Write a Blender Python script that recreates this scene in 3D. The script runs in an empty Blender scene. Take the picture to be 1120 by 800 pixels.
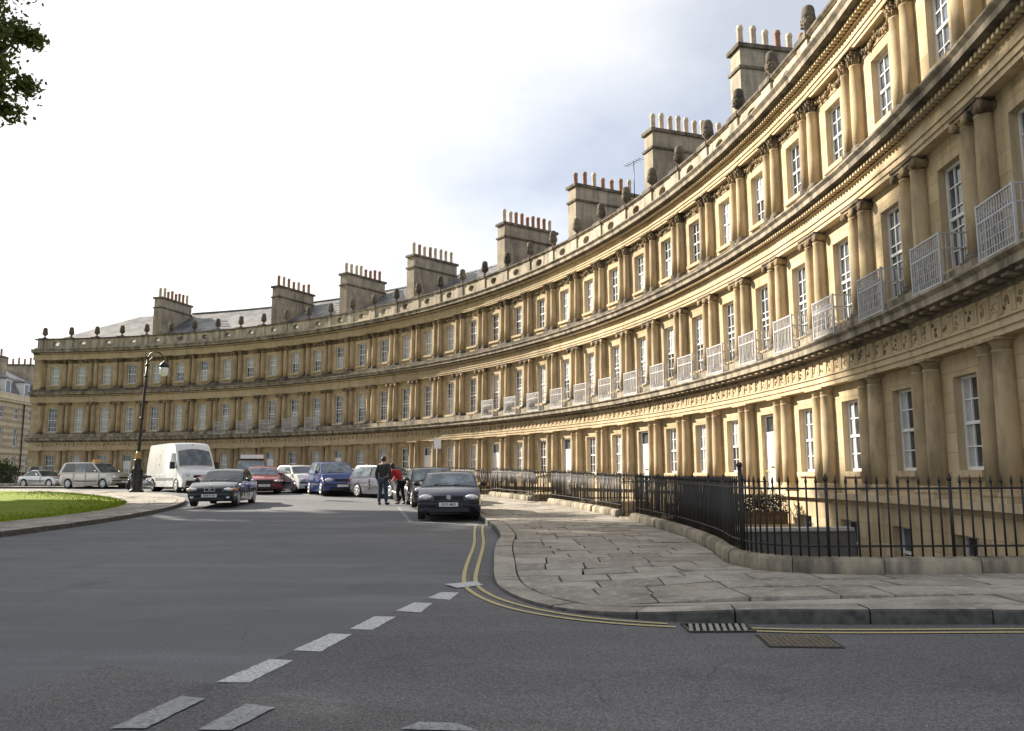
import bpy, bmesh, math, random
import numpy as np
from mathutils import Matrix, Vector, Euler
random.seed(7); RNG = np.random.default_rng(7)
PI = math.pi
SC = bpy.context.scene
COL = SC.collection

# ------------------------------------------------------------------ camera, sky, sun, exposure
CAMZ = 1.35
FPX, PITCH, ROLL = 896.35, 0.1327, -0.0034
cd = bpy.data.cameras.new('camera'); cam = bpy.data.objects.new('camera', cd); COL.objects.link(cam)
cd.sensor_width = 36; cd.lens = FPX / 1120 * 36; cd.clip_start = 0.1; cd.clip_end = 3000
cam.matrix_world = Matrix.Translation((0, 0, CAMZ)) @ Euler((PI/2 + PITCH, 0, 0)).to_matrix().to_4x4() @ Matrix.Rotation(ROLL, 4, 'Z')
SC.camera = cam

SUN_AZ = Vector((-0.845, 0.535))            # horizontal direction towards the sun
SUN_EL = math.radians(27.5)
sund = Vector((SUN_AZ.x*math.cos(SUN_EL), SUN_AZ.y*math.cos(SUN_EL), math.sin(SUN_EL))).normalized()
sl = bpy.data.lights.new('sun', 'SUN'); sl.energy = 5.0; sl.angle = math.radians(0.6); sl.color = (1.0, 0.91, 0.78)
so = bpy.data.objects.new('sun', sl); COL.objects.link(so)
so.rotation_euler = sund.to_track_quat('Z', 'Y').to_euler(); so.location = (-60, 30, 60)

w = bpy.data.worlds.new("World"); SC.world = w; w.use_nodes = True
nt = w.node_tree; N = nt.nodes; L = nt.links
for n in list(N): N.remove(n)
out = N.new('ShaderNodeOutputWorld'); bg = N.new('ShaderNodeBackground'); bg.inputs[1].default_value = 0.05
sky = N.new('ShaderNodeTexSky'); sky.sky_type = 'NISHITA'; sky.sun_disc = False
sky.sun_elevation = SUN_EL; sky.sun_rotation = math.atan2(SUN_AZ.x, SUN_AZ.y) % (2*PI)
sky.air_density = 1.0; sky.dust_density = 0.2; sky.ozone_density = 6.0
tc = N.new('ShaderNodeTexCoord')
sep = N.new('ShaderNodeSeparateXYZ'); L.new(tc.outputs['Generated'], sep.inputs[0])
addz = N.new('ShaderNodeMath'); addz.operation = 'ADD'; addz.inputs[1].default_value = 0.22; L.new(sep.outputs[2], addz.inputs[0])
mz = N.new('ShaderNodeMath'); mz.operation = 'MAXIMUM'; mz.inputs[1].default_value = 0.08; L.new(addz.outputs[0], mz.inputs[0])
dv = N.new('ShaderNodeVectorMath'); dv.operation = 'DIVIDE'; L.new(tc.outputs['Generated'], dv.inputs[0])
cmb = N.new('ShaderNodeCombineXYZ'); cmb.inputs[2].default_value = 1
L.new(mz.outputs[0], cmb.inputs[0]); L.new(mz.outputs[0], cmb.inputs[1]); L.new(cmb.outputs[0], dv.inputs[1])
nz = N.new('ShaderNodeTexNoise'); nz.inputs['Scale'].default_value = 1.25; nz.inputs['Detail'].default_value = 8; nz.inputs['Roughness'].default_value = 0.56
L.new(dv.outputs[0], nz.inputs['Vector'])
# thicker cloud on the sun's side of the sky
dotn = N.new('ShaderNodeVectorMath'); dotn.operation = 'DOT_PRODUCT'; L.new(tc.outputs['Generated'], dotn.inputs[0])
dotn.inputs[1].default_value = (-0.80, 0.42, 0.10)
ma = N.new('ShaderNodeMath'); ma.operation = 'MULTIPLY_ADD'; ma.inputs[1].default_value = 0.80; L.new(dotn.outputs['Value'], ma.inputs[0]); nm = N.new('ShaderNodeMath'); nm.operation = 'MULTIPLY_ADD'; nm.inputs[1].default_value = 0.6; nm.inputs[2].default_value = 0.2; L.new(nz.outputs['Fac'], nm.inputs[0]); L.new(nm.outputs[0], ma.inputs[2])
ramp = N.new('ShaderNodeValToRGB'); L.new(ma.outputs[0], ramp.inputs[0])
ramp.color_ramp.elements[0].position = 0.68; ramp.color_ramp.elements[0].color = (0.45, 0.45, 0.45, 1)
ramp.color_ramp.elements[1].position = 1.0; ramp.color_ramp.elements[1].color = (1, 1, 1, 1)
nz2 = N.new('ShaderNodeTexNoise'); nz2.inputs['Scale'].default_value = 2.3; nz2.inputs['Detail'].default_value = 7; nz2.inputs['Roughness'].default_value = 0.5
mp2 = N.new('ShaderNodeMapping'); mp2.inputs['Location'].default_value = (3.1, 1.7, 0.4); L.new(dv.outputs[0], mp2.inputs[0]); L.new(mp2.outputs[0], nz2.inputs['Vector'])
ramp2 = N.new('ShaderNodeValToRGB'); L.new(nz2.outputs['Fac'], ramp2.inputs[0])
ramp2.color_ramp.elements[0].position = 0.36; ramp2.color_ramp.elements[0].color = (9.9, 10.05, 10.3, 1)
ramp2.color_ramp.elements[1].position = 0.60; ramp2.color_ramp.elements[1].color = (11.2, 11.2, 11.0, 1)
mix = N.new('ShaderNodeMix'); mix.data_type = 'RGBA'
L.new(ramp.outputs[0], mix.inputs['Factor']); L.new(sky.outputs[0], mix.inputs[6]); L.new(ramp2.outputs[0], mix.inputs[7])
L.new(mix.outputs[2], bg.inputs[0]); L.new(bg.outputs[0], out.inputs[0])

SC.view_settings.view_transform = 'Standard'; SC.view_settings.look = 'None'
SC.view_settings.exposure = 1.22; SC.view_settings.gamma = 1.0; SC.view_settings.use_curve_mapping = False
SC.cycles.max_bounces = 5; SC.cycles.diffuse_bounces = 3; SC.cycles.glossy_bounces = 3
SC.cycles.use_adaptive_sampling = True

# ------------------------------------------------------------------ materials
class NT:
    def __init__(s, name):
        s.m = bpy.data.materials.new(name); s.m.use_nodes = True
        s.t = s.m.node_tree; s.b = s.t.nodes['Principled BSDF']
    def n(s, typ, **kw):
        x = s.t.nodes.new(typ)
        for k, v in kw.items():
            if k in x.inputs: x.inputs[k].default_value = v
            else: setattr(x, k, v)
        return x
    def l(s, a, b): s.t.links.new(a, b)
    def mixc(s, f, a, b, mode='MIX'):
        x = s.t.nodes.new('ShaderNodeMix'); x.data_type = 'RGBA'; x.blend_type = mode
        for k, v in ((0, f), (6, a), (7, b)):
            if hasattr(v, 'is_linked') or hasattr(v, 'links'): s.l(v, x.inputs[k])
            elif k == 0: x.inputs[0].default_value = v
            else: x.inputs[k].default_value = (*v, 1)
        return x.outputs[2]
    def ramp(s, src, p0, p1, c0=(0, 0, 0), c1=(1, 1, 1)):
        r = s.t.nodes.new('ShaderNodeValToRGB'); s.l(src, r.inputs[0])
        r.color_ramp.elements[0].position = p0; r.color_ramp.elements[1].position = p1
        r.color_ramp.elements[0].color = (*c0, 1); r.color_ramp.elements[1].color = (*c1, 1)
        return r.outputs[0]
    def noise(s, vec, scale, detail=4, rough=.55):
        x = s.n('ShaderNodeTexNoise', Scale=scale, Detail=detail, Roughness=rough); s.l(vec, x.inputs['Vector']); return x.outputs['Fac']
    def coords(s, rnd=True):
        t = s.n('ShaderNodeTexCoord')
        if not rnd: return t.outputs['Object']
        oi = s.n('ShaderNodeObjectInfo'); m = s.n('ShaderNodeVectorMath', operation='SCALE'); m.inputs[0].default_value = (37, 53, 71)
        s.l(oi.outputs['Random'], m.inputs['Scale']); a = s.n('ShaderNodeVectorMath', operation='ADD')
        s.l(t.outputs['Object'], a.inputs[0]); s.l(m.outputs[0], a.inputs[1]); s.rnd = oi.outputs['Random']
        return a.outputs[0]
    def bump(s, h, strength=.3, dist=.02):
        b = s.n('ShaderNodeBump', Strength=strength, Distance=dist); s.l(h, b.inputs['Height']); s.l(b.outputs[0], s.b.inputs['Normal'])
    def fin(s, col=None, rough=.8, metal=0, spec=.5, coat=0):
        if col is not None:
            if isinstance(col, tuple): s.b.inputs['Base Color'].default_value = (*col, 1)
            else: s.l(col, s.b.inputs['Base Color'])
        s.b.inputs['Roughness'].default_value = rough; s.b.inputs['Metallic'].default_value = metal
        s.b.inputs['Specular IOR Level'].default_value = spec; s.b.inputs['Coat Weight'].default_value = coat
        s.b.inputs['Coat Roughness'].default_value = .05
        return s.m

def stone_mat(name, c0, c1, dirt, damt=.5, blocks=False, rndamp=.12, lo=.52, hi=.72):
    k = NT(name); v = k.coords()
    n1 = k.noise(v, 1.1, 5); base = k.mixc(k.ramp(n1, .35, .68), c0, c1)
    if blocks:
        tc = k.n('ShaderNodeTexCoord'); sp = k.n('ShaderNodeSeparateXYZ'); k.l(tc.outputs['Object'], sp.inputs[0])
        cb = k.n('ShaderNodeCombineXYZ'); k.l(sp.outputs[1], cb.inputs[0]); k.l(sp.outputs[2], cb.inputs[1])
        br = k.n('ShaderNodeTexBrick', Scale=1.0); br.inputs['Brick Width'].default_value = .78; br.inputs['Row Height'].default_value = .34
        br.inputs['Mortar Size'].default_value = .006; br.inputs['Bias'].default_value = -.1
        br.inputs['Color1'].default_value = (.80, .78, .74, 1); br.inputs['Color2'].default_value = (1.1, 1.08, 1.05, 1); br.inputs['Mortar'].default_value = (.55, .5, .45, 1)
        k.l(cb.outputs[0], br.inputs['Vector']); base = k.mixc(.85, base, br.outputs['Color'], 'MULTIPLY')
    mp = k.n('ShaderNodeMapping'); mp.inputs['Scale'].default_value = (1, 1, .35); k.l(v, mp.inputs[0])
    n2 = k.noise(mp.outputs[0], 2.6, 7, .65); f = k.n('ShaderNodeMath', operation='MULTIPLY'); f.inputs[1].default_value = damt
    k.l(k.ramp(n2, lo, hi), f.inputs[0]); base = k.mixc(f.outputs[0], base, dirt)
    mp3 = k.n('ShaderNodeMapping'); mp3.inputs['Scale'].default_value = (5, 5, .28); k.l(v, mp3.inputs[0])
    f3 = k.n('ShaderNodeMath', operation='MULTIPLY'); f3.inputs[1].default_value = .55; k.l(k.ramp(k.noise(mp3.outputs[0], 1.0, 6, .6), .53, .70), f3.inputs[0])
    base = k.mixc(f3.outputs[0], base, dirt)                       # rain streaks down the stone
    oi = k.n('ShaderNodeObjectInfo'); base = k.mixc(1.0, base, oi.outputs['Color'], 'MULTIPLY')   # each house weathers its own tone
    hs = k.n('ShaderNodeHueSaturation'); mr = k.n('ShaderNodeMapRange'); mr.inputs[3].default_value = 1 - rndamp; mr.inputs[4].default_value = 1 + rndamp
    k.l(k.rnd, mr.inputs[0]); k.l(mr.outputs[0], hs.inputs['Value']); k.l(base, hs.inputs['Color'])
    n3 = k.noise(v, 22, 5); k.bump(n3, .35, .012)
    return k.fin(hs.outputs[0], .9, spec=.25)

def plain(name, col, rough=.6, metal=0, var=.15, scale=6, spec=.5, coat=0, bump=0):
    k = NT(name); v = k.coords(); n1 = k.noise(v, scale, 5)
    c = k.mixc(k.ramp(n1, .3, .7), tuple(x*(1-var) for x in col), tuple(min(1, x*(1+var)) for x in col))
    if bump: k.bump(k.noise(v, scale*4, 4), bump, .01)
    return k.fin(c, rough, metal, spec, coat)

M = {}
M['stone'] = stone_mat('bath_stone_wall', (.48, .38, .23), (.57, .465, .305), (.22, .165, .10), .55, True, .05)
M['ashlar'] = stone_mat('bath_stone_dressed', (.50, .395, .24), (.585, .48, .32), (.26, .195, .125), .55, False, .11)
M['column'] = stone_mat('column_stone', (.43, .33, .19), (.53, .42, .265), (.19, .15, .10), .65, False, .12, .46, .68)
M['weathered'] = stone_mat('weathered_stone', (.34, .29, .21), (.44, .38, .285), (.095, .087, .072), .85, False, .08, .40, .62)
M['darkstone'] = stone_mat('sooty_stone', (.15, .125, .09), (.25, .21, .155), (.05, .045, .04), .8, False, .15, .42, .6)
M['parapet'] = stone_mat('parapet_stone', (.50, .43, .315), (.58, .51, .39), (.13, .118, .095), .8, False, .1, .44, .66)
M['carved'] = stone_mat('carved_stone', (.30, .22, .12), (.40, .30, .17), (.07, .06, .045), .9, False, .1, .42, .58)
M['chimney'] = stone_mat('chimney_stone', (.40, .35, .26), (.50, .44, .34), (.16, .145, .12), .8, True, .1, .46, .68)
M['potclay'] = plain('clay_pot', (.33, .18, .11), .85, var=.3, scale=3)
M['potbuff'] = plain('buff_pot', (.55, .44, .31), .85, var=.3, scale=3)
M['white'] = plain('white_paint', (.80, .80, .78), .45, var=.06)
M['iron'] = plain('black_iron', (.018, .018, .018), .45, var=.3, scale=20)
M['whiteiron'] = plain('white_iron', (.50, .50, .51), .5, var=.15, scale=8)
M['curtain'] = plain('net_curtain', (.42, .42, .41), .7, var=.18, scale=5, coat=.6)
def glass(name, col):
    k = NT(name); v = k.coords(); n1 = k.noise(v, 2.2, 3); c = k.mixc(k.ramp(n1, .4, .62), col, tuple(x*2.4+.01 for x in col))
    mr = k.n('ShaderNodeMapRange'); mr.inputs[3].default_value = .5; mr.inputs[4].default_value = 3.2; k.l(k.rnd, mr.inputs[0]); hs = k.n('ShaderNodeHueSaturation'); k.l(c, hs.inputs['Color']); k.l(mr.outputs[0], hs.inputs['Value']); c = hs.outputs[0]  # random value per pane, the lighter ones holding a sky reflection in the colour
    k.bump(k.noise(v, 1.6, 2), .16, .05)
    return k.fin(c, .04, 0, .9)
M['glass'] = glass('window_glass', (.022, .026, .032))
M['carglass'] = glass('car_glass', (.03, .038, .042))
def slate():
    k = NT('slate_roof'); v = k.coords(False)
    t = k.n('ShaderNodeTexCoord'); br = k.n('ShaderNodeTexBrick', Scale=1.0); br.inputs['Brick Width'].default_value = .36; br.inputs['Row Height'].default_value = .22
    br.inputs['Mortar Size'].default_value = .012; br.inputs['Color1'].default_value = (.075, .078, .09, 1); br.inputs['Color2'].default_value = (.19, .185, .18, 1); br.inputs['Mortar'].default_value = (.03, .03, .035, 1)
    k.l(t.outputs['UV'], br.inputs['Vector'])
    n = k.noise(v, .8, 6, .6); c = k.mixc(k.ramp(n, .45, .7), br.outputs['Color'], (.27, .25, .22))
    k.bump(br.outputs['Fac'], .5, -.02)
    return k.fin(c, .55, spec=.4)
M['slate'] = slate()
M['lead'] = plain('lead_flashing', (.16, .17, .185), .5, var=.2)

def asphalt(name, ca, cb, seed, speck=.5):
    k = NT(name); v0 = k.coords(False); mp = k.n('ShaderNodeMapping'); mp.inputs['Location'].default_value = (seed, seed*2, 0); k.l(v0, mp.inputs[0]); v = mp.outputs[0]
    c = k.mixc(k.ramp(k.noise(v, .22, 6, .6), .35, .65), ca, cb)
    # worn wheel tracks and smears along the road
    mp2 = k.n('ShaderNodeMapping'); mp2.inputs['Scale'].default_value = (.18, 1.0, 1); mp2.inputs['Rotation'].default_value = (0, 0, .15); k.l(v, mp2.inputs[0])
    c = k.mixc(k.ramp(k.noise(mp2.outputs[0], .9, 6, .7), .50, .85), c, tuple(x*1.35 for x in cb))
    c = k.mixc(k.ramp(k.noise(v, .8, 7, .7), .56, .80), c, tuple(x*.72 for x in ca))
    dn = k.n('ShaderNodeTexNoise', Scale=2.2, Detail=4); k.l(v, dn.inputs['Vector']); dm = k.mixc(.12, v, dn.outputs['Color']); ve = k.n('ShaderNodeTexVoronoi', Scale=.36, feature='DISTANCE_TO_EDGE'); k.l(dm, ve.inputs['Vector'])
    cm = k.n('ShaderNodeMath', operation='MULTIPLY'); k.l(k.ramp(ve.outputs['Distance'], .0006, .0025, (.3,)*3, (0,)*3), cm.inputs[0]); k.l(k.ramp(k.noise(v, .35, 3), .48, .56), cm.inputs[1]); c = k.mixc(cm.outputs[0], c, (.035, .035, .035))
    fine = k.noise(v, 95, 3, .7)
    c = k.mixc(speck, c, k.ramp(fine, .33, .67, (.22, .22, .22), (1.85, 1.85, 1.85)), 'MULTIPLY')
    c = k.mixc(speck*.8, c, k.ramp(k.noise(v, 38, 3, .7), .32, .68, (.55, .55, .55), (1.45, 1.45, 1.45)), 'MULTIPLY')
    vo = k.n('ShaderNodeTexVoronoi', Scale=70); k.l(v, vo.inputs['Vector'])
    c = k.mixc(k.ramp(vo.outputs['Distance'], .05, .16, (.55, .55, .55), (0, 0, 0)), c, (.26, .25, .24))
    k.bump(fine, .5, .012)
    return k.fin(c, .82, spec=.35)
M['asphalt'] = asphalt('asphalt', (.118, .122, .128), (.160, .164, .168), 0, .55)
M['asphalt2'] = asphalt('coarse_asphalt', (.105, .102, .106), (.142, .139, .142), 5, .85)
M['asphalt3'] = asphalt('old_asphalt', (.112, .109, .106), (.150, .145, .140), 9, .9)
def marking(name, col, lo, hi):
    k = NT(name); v = k.coords(False); f = k.ramp(k.noise(v, 42, 6, .75), lo, hi)
    c = k.mixc(f, col, (.145, .145, .148)); k.bump(k.noise(v, 95, 3, .7), .4, .008)
    return k.fin(c, .8, spec=.3)
M['whiteline'] = marking('worn_white_line', (.62, .62, .60), 0.48, .68)
M['fadedline'] = marking('faded_white_line', (.38, .38, .37), .44, .66)
M['yellowline'] = marking('worn_yellow_line', (.55, .47, .22), .52, .70)
def paving(name):
    k = NT(name); v = k.coords(False)
    at = k.n('ShaderNodeAttribute', attribute_name='tone')
    c = k.ramp(at.outputs['Fac'], 0, 1, (.30, .268, .222), (.47, .43, .365))
    c = k.mixc(k.ramp(k.noise(v, 1.6, 7, .65), .42, .68), c, (.22, .196, .165))
    c = k.mixc(k.ramp(k.noise(v, 9, 5, .6), .52, .72), c, (.50, .47, .42))
    c = k.mixc(.45, c, k.ramp(k.noise(v, 60, 4, .6), .3, .7, (.6, .6, .6), (1.35, 1.35, 1.35)), 'MULTIPLY')
    k.bump(k.noise(v, 18, 6, .6), .6, .02)
    return k.fin(c, .85, spec=.3)
M['paving'] = paving('flagstones')
M['kerbface'] = plain('dark_kerb_face', (.085, .08, .07), .9, var=.5, scale=9, bump=.4)  # upright kerb faces, one dark tone below the paler stone tops
M['joint'] = plain('dirt_joint', (.035, .032, .027), .95, var=.3)
M['grass'] = None
def grassm():
    k = NT('lawn_grass'); v = k.coords(False)
    c = k.mixc(k.ramp(k.noise(v, .5, 5), .35, .65), (.185, .25, .012), (.225, .29, .018))
    c = k.mixc(.6, c, k.ramp(k.noise(v, 40, 4, .7), .25, .75, (.5, .5, .5), (1.5, 1.5, 1.5)), 'MULTIPLY')
    k.bump(k.noise(v, 60, 3), .6, .04)
    return k.fin(c, .9, spec=.2)
M['grass'] = grassm()
def leafm(name, a, b):
    k = NT(name); at = k.n('ShaderNodeAttribute', attribute_name='tone')
    c = k.ramp(at.outputs['Fac'], 0, 1, a, b); m = k.fin(c, .6, spec=.3)
    tr = k.n('ShaderNodeBsdfTranslucent'); k.l(c, tr.inputs['Color']); mx = k.n('ShaderNodeMixShader'); mx.inputs[0].default_value = .35
    o = k.t.nodes['Material Output']; k.l(k.b.outputs[0], mx.inputs[1]); k.l(tr.outputs[0], mx.inputs[2]); k.l(mx.outputs[0], o.inputs[0])
    return m
M['leaf'] = leafm('plane_leaves', (.035, .065, .012), (.13, .15, .03))
M['hedge'] = leafm('hedge_leaves', (.02, .04, .012), (.06, .10, .025))
M['bark'] = plain('bark', (.13, .10, .07), .95, var=.4, scale=4, bump=.6)
M['tyre'] = plain('tyre_rubber', (.022, .022, .022), .85, var=.2)
M['alloy'] = plain('alloy_rim', (.55, .56, .57), .35, .7, .1)
M['blacktrim'] = plain('black_plastic', (.02, .02, .022), .55, var=.2)
M['chrome'] = plain('chrome', (.7, .7, .7), .15, 1, .05)
M['lamp'] = plain('headlamp_glass', (.62, .64, .66), .08, .3, .25, 14, coat=1)
M['amber'] = plain('amber_lens', (.55, .18, .02), .2, 0, .1, coat=1)
M['redlens'] = plain('red_lens', (.35, .01, .01), .2, 0, .1, coat=1)
M['plate'] = plain('white_plate', (.72, .73, .70), .4, var=.05)
M['gold'] = plain('gilt', (.42, .27, .08), .5, .4, .2)
M['taxi'] = plain('taxi_sign', (.75, .40, .10), .4, var=.1)
M['skin'] = plain('skin', (.45, .28, .20), .6, var=.08)
def paint(name, col, metal=.0, rough=.3):
    return plain(name, col, rough, metal, .05, 1.5, .5, 1.0)

# ------------------------------------------------------------------ helpers
class MB:
    """collects shapes, links them as ONE mesh object"""
    def __init__(s): s.v = []; s.f = []; s.m = []; s.sm = []; s.uv = {}
    def face(s, pts, mat=0, smooth=False, uv=None):
        i = len(s.v); s.v += [tuple(p) for p in pts]; s.f.append(list(range(i, i+len(pts)))); s.m.append(mat); s.sm.append(smooth)
        if uv: s.uv[len(s.f)-1] = uv
    def box(s, x0, x1, y0, y1, z0, z1, mat=0):
        P = [(x, y, z) for z in (z0, z1) for y in (y0, y1) for x in (x0, x1)]
        i = len(s.v); s.v += P
        for q in ((0, 2, 3, 1), (4, 5, 7, 6), (0, 1, 5, 4), (2, 6, 7, 3), (0, 4, 6, 2), (1, 3, 7, 5)):
            s.f.append([i+a for a in q]); s.m.append(mat); s.sm.append(False)
    def hexa(s, P, mat=0):
        i = len(s.v); s.v += [tuple(p) for p in P]
        for q in ((0, 2, 3, 1), (4, 5, 7, 6), (0, 1, 5, 4), (2, 6, 7, 3), (0, 4, 6, 2), (1, 3, 7, 5)):
            s.f.append([i+a for a in q]); s.m.append(mat); s.sm.append(False)
    def grid(s, rows, mat=0, smooth=True, closed=False, caps=False):
        i = len(s.v); n = len(rows[0])
        for r in rows: s.v += [tuple(p) for p in r]
        for a in range(len(rows)-1):
            for b in range(n if closed else n-1):
                c = (b+1) % n
                s.f.append([i+a*n+b, i+a*n+c, i+(a+1)*n+c, i+(a+1)*n+b]); s.m.append(mat); s.sm.append(smooth)
        if caps:
            s.f.append([i+k for k in range(n)][::-1]); s.m.append(mat); s.sm.append(False)
            s.f.append([i+(len(rows)-1)*n+k for k in range(n)]); s.m.append(mat); s.sm.append(False)
    def lathe(s, prof, c=(0, 0, 0), n=16, mat=0, smooth=True, ax='z', caps=True):
        rows = []
        for r, h in prof:
            row = []
            for k in range(n):
                a = 2*PI*k/n; u, v_ = r*math.cos(a), r*math.sin(a)
                if ax == 'z': row.append((c[0]+u, c[1]+v_, c[2]+h))
                elif ax == 'y': row.append((c[0]+v_, c[1]+h, c[2]+u))
                else: row.append((c[0]+h, c[1]+u, c[2]+v_))
            rows.append(row)
        s.grid(rows, mat, smooth, True, caps)
    def tube(s, pts, r, n=6, mat=0, caps=True):
        pts = [Vector(p) for p in pts]; rr = r if isinstance(r, (list, tuple)) else [r]*len(pts)
        rows = []; up = Vector((0, 0, 1))
        for k, p in enumerate(pts):
            d = (pts[min(k+1, len(pts)-1)] - pts[max(k-1, 0)]).normalized()
            a = d.cross(up if abs(d.z) < .95 else Vector((1, 0, 0))).normalized(); b = d.cross(a).normalized()
            rows.append([p + (a*math.cos(2*PI*j/n) + b*math.sin(2*PI*j/n))*rr[k] for j in range(n)])
        s.grid(rows, mat, True, True, caps)
    def sphere(s, c, r, n=8, mat=0):
        rx, ry, rz = r if isinstance(r, (list, tuple)) else (r, r, r)
        rows = []
        for a in range(n//2+1):
            t = PI*a/(n//2); rr = max(math.sin(t), .01)
            rows.append([(c[0]+rx*rr*math.cos(2*PI*k/n), c[1]+ry*rr*math.sin(2*PI*k/n), c[2]-rz*math.cos(t)) for k in range(n)])
        s.grid(rows, mat, True, True, True)
    def mesh(s, name, mats):
        me = bpy.data.meshes.new(name); me.from_pydata(s.v, [], s.f)
        for m in mats: me.materials.append(m)
        me.polygons.foreach_set('material_index', s.m); me.polygons.foreach_set('use_smooth', s.sm)
        if s.uv:
            ul = me.uv_layers.new(name='UVMap')
            for fi, uv in s.uv.items():
                for li, u in zip(me.polygons[fi].loop_indices, uv): ul.data[li].uv = u
        me.update(); return me
    def build(s, name, mats, parent=None, loc=(0, 0, 0), rz=0):
        if not isinstance(mats, (list, tuple)): mats = [mats]
        return obj(name, s.mesh(name, mats), parent, loc, rz)

def obj(name, me, parent=None, loc=(0, 0, 0), rz=0):
    o = bpy.data.objects.new(name, me); COL.objects.link(o)
    o.location = loc; o.rotation_euler = (0, 0, rz) if not isinstance(rz, (tuple, list)) else rz
    if parent is not None: o.parent = parent
    return o
def tag(o, label=None, cat=None, group=None, kind=None):
    if label: o['label'] = label
    if cat: o['category'] = cat
    if group: o['group'] = group
    if kind: o['kind'] = kind
    return o
def thing(name, label, cat, loc=(0, 0, 0), rz=0, group=None):
    o = obj(name, None, None, loc, rz); o.empty_display_size = .2
    return tag(o, label, cat, group)
def copy_tree(o, parent=None):
    c = o.copy(); COL.objects.link(c)
    if parent is not None: c.parent = parent
    for ch in list(o.children): copy_tree(ch, c)
    return c
def smoothstep(a, b, x):
    t = min(1, max(0, (x-a)/(b-a))); return t*t*(3-2*t)

# ------------------------------------------------------------------ layout of the circle
CX, CY, R = -40.7845, 15.8995, 48.5
TH0, DTH = 1.4709, 0.0458
NB = 35
# the last houses before the street have slightly wider bays
def th(i): return TH0 - i*.0458 - max(0, min(i, 30.5)-27.5)*.001 - max(0, i-30.5)*.0027
def pol(r, t): return (CX + r*math.cos(t), CY + r*math.sin(t))
def G(y): return .55*smoothstep(15, 50, y)
H = CAMZ                                    # heights of the terrace were measured from the eye

# ---- road
def road_mesh():
    xs = list(np.arange(-100, 36, 1.0)); ys = list(np.arange(-30, 150, 1.0))
    mb = MB(); idx = {}
    def vid(x, y):
        if (x, y) not in idx: idx[(x, y)] = len(mb.v); mb.v.append((x, y, G(y)))
        return idx[(x, y)]
    for x in xs:
        for y in ys:
            cxm, cym = x+.5, y+.5; r = math.hypot(cxm-CX, cym-CY); t = math.atan2(cym-CY, cxm-CX)
            ok = r < 42.6 or cym < 8.6 or t > 1.56 or t < -1.2
            if ok:
                mb.f.append([vid(x, y), vid(x+1, y), vid(x+1, y+1), vid(x, y+1)]); mb.m.append(0); mb.sm.append(True)
    return mb
tag(road_mesh().build('road', M['asphalt']), kind='structure')
g = MB()
for (x0, x1, y0, y1) in ((-900, 900, 150, 1500), (-900, -100, -60, 150), (70, 900, -60, 150), (-900, 900, -600, -60)):
    g.face([(x0, y0, -.4), (x1, y0, -.4), (x1, y1, .5), (x0, y1, .5)])
g.face([(-100, -60, -.25), (70, -60, -.25), (70, -29, -.25), (-100, -29, -.25)]); g.face([(35, -29, -.05), (70, -29, -.05), (70, 10, -.05), (35, 10, -.05)])
tag(g.build('ground', M['asphalt3']), kind='structure')

# ---- kerb line of the terrace pavement (road side) and railing line
KERB = [pol(40.55, t) for t in np.linspace(1.53, .02, 90)]
KERB += [(-.31, 15.0), (-.31, 13.5), (-.27, 11.9), (-.26, 11.0), (-.19, 10.17), (-.01, 9.36), (.25, 8.72), (.62, 8.28), (1.13, 7.93), (1.6, 7.76), (2.77, 7.64), (4.25, 7.62), (6, 7.6), (9, 7.6), (14, 7.6), (22, 7.6), (34, 7.6)]
RAIL = [pol(44.15, t) for t in np.linspace(1.53, .02, 90)]
RAIL += [(3.30, 14.7), (3.18, 13.2), (3.02, 12.2), (2.98, 11.5), (3.03, 11.0), (3.22, 10.62), (3.55, 10.36), (4.0, 10.25), (4.9, 10.24), (6.4, 10.28), (7.3, 10.3)]
def resample(path, step):
    P = [Vector(p) for p in path]; out = [P[0]]; acc = 0
    for a, b in zip(P, P[1:]):
        L_ = (b-a).length; d = step - acc
        while d <= L_: out.append(a.lerp(b, d/L_)); d += step
        acc = (acc + L_) % step
    return out
def smooth_path(path, n=3):
    P = [Vector(p) for p in path]
    for _ in range(n):
        Q = [P[0]]
        for a, b in zip(P, P[1:]): Q += [a.lerp(b, .25), a.lerp(b, .75)]
        Q.append(P[-1]); P = Q
    return P
def normals(P):
    out = []
    for k in range(len(P)):
        d = (P[min(k+1, len(P)-1)] - P[max(k-1, 0)]).normalized(); out.append(Vector((-d.y, d.x)))   # to the left of travel
    return out
KP = resample(smooth_path(KERB, 2), .1); KN = normals(KP)
RP = resample(smooth_path(RAIL, 2), .1); RN = normals(RP)
PAVE = .135
def PV(x, y):                                # the pavement dips to a dropped kerb round the corner
    return -.10*(1-smoothstep(.9, 3.0, math.hypot(x-.05, y-9.3)))

def slab(mb, tones, quad, z, th_=.06, gap=.014, tilt=.009):
    """one flagstone: quad of xy corners, shrunk by a joint gap, each corner a little up or down"""
    c = sum((Vector(q) for q in quad), Vector((0, 0)))/4
    top = []; tone = random.random()
    for q in quad:
        d = Vector(q) - c; l = max(d.length, .01); p = c + d*(1 - gap*1.4/l)
        top.append((p.x, p.y, z + G(p.y) + PV(p.x, p.y) + random.uniform(-tilt, tilt)))
    bot = [(p[0], p[1], p[2]-th_) for p in top]
    mb.face(top, 0); tones.append(tone)
    for a in range(4):
        b = (a+1) % 4; mb.face([top[a], bot[a], bot[b], top[b]], 0); tones.append(tone)
def add_tone(o, tones):
    at = o.data.attributes.new('tone', 'FLOAT', 'FACE'); at.data.foreach_set('value', [float(t) for t in tones])
    return o

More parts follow.
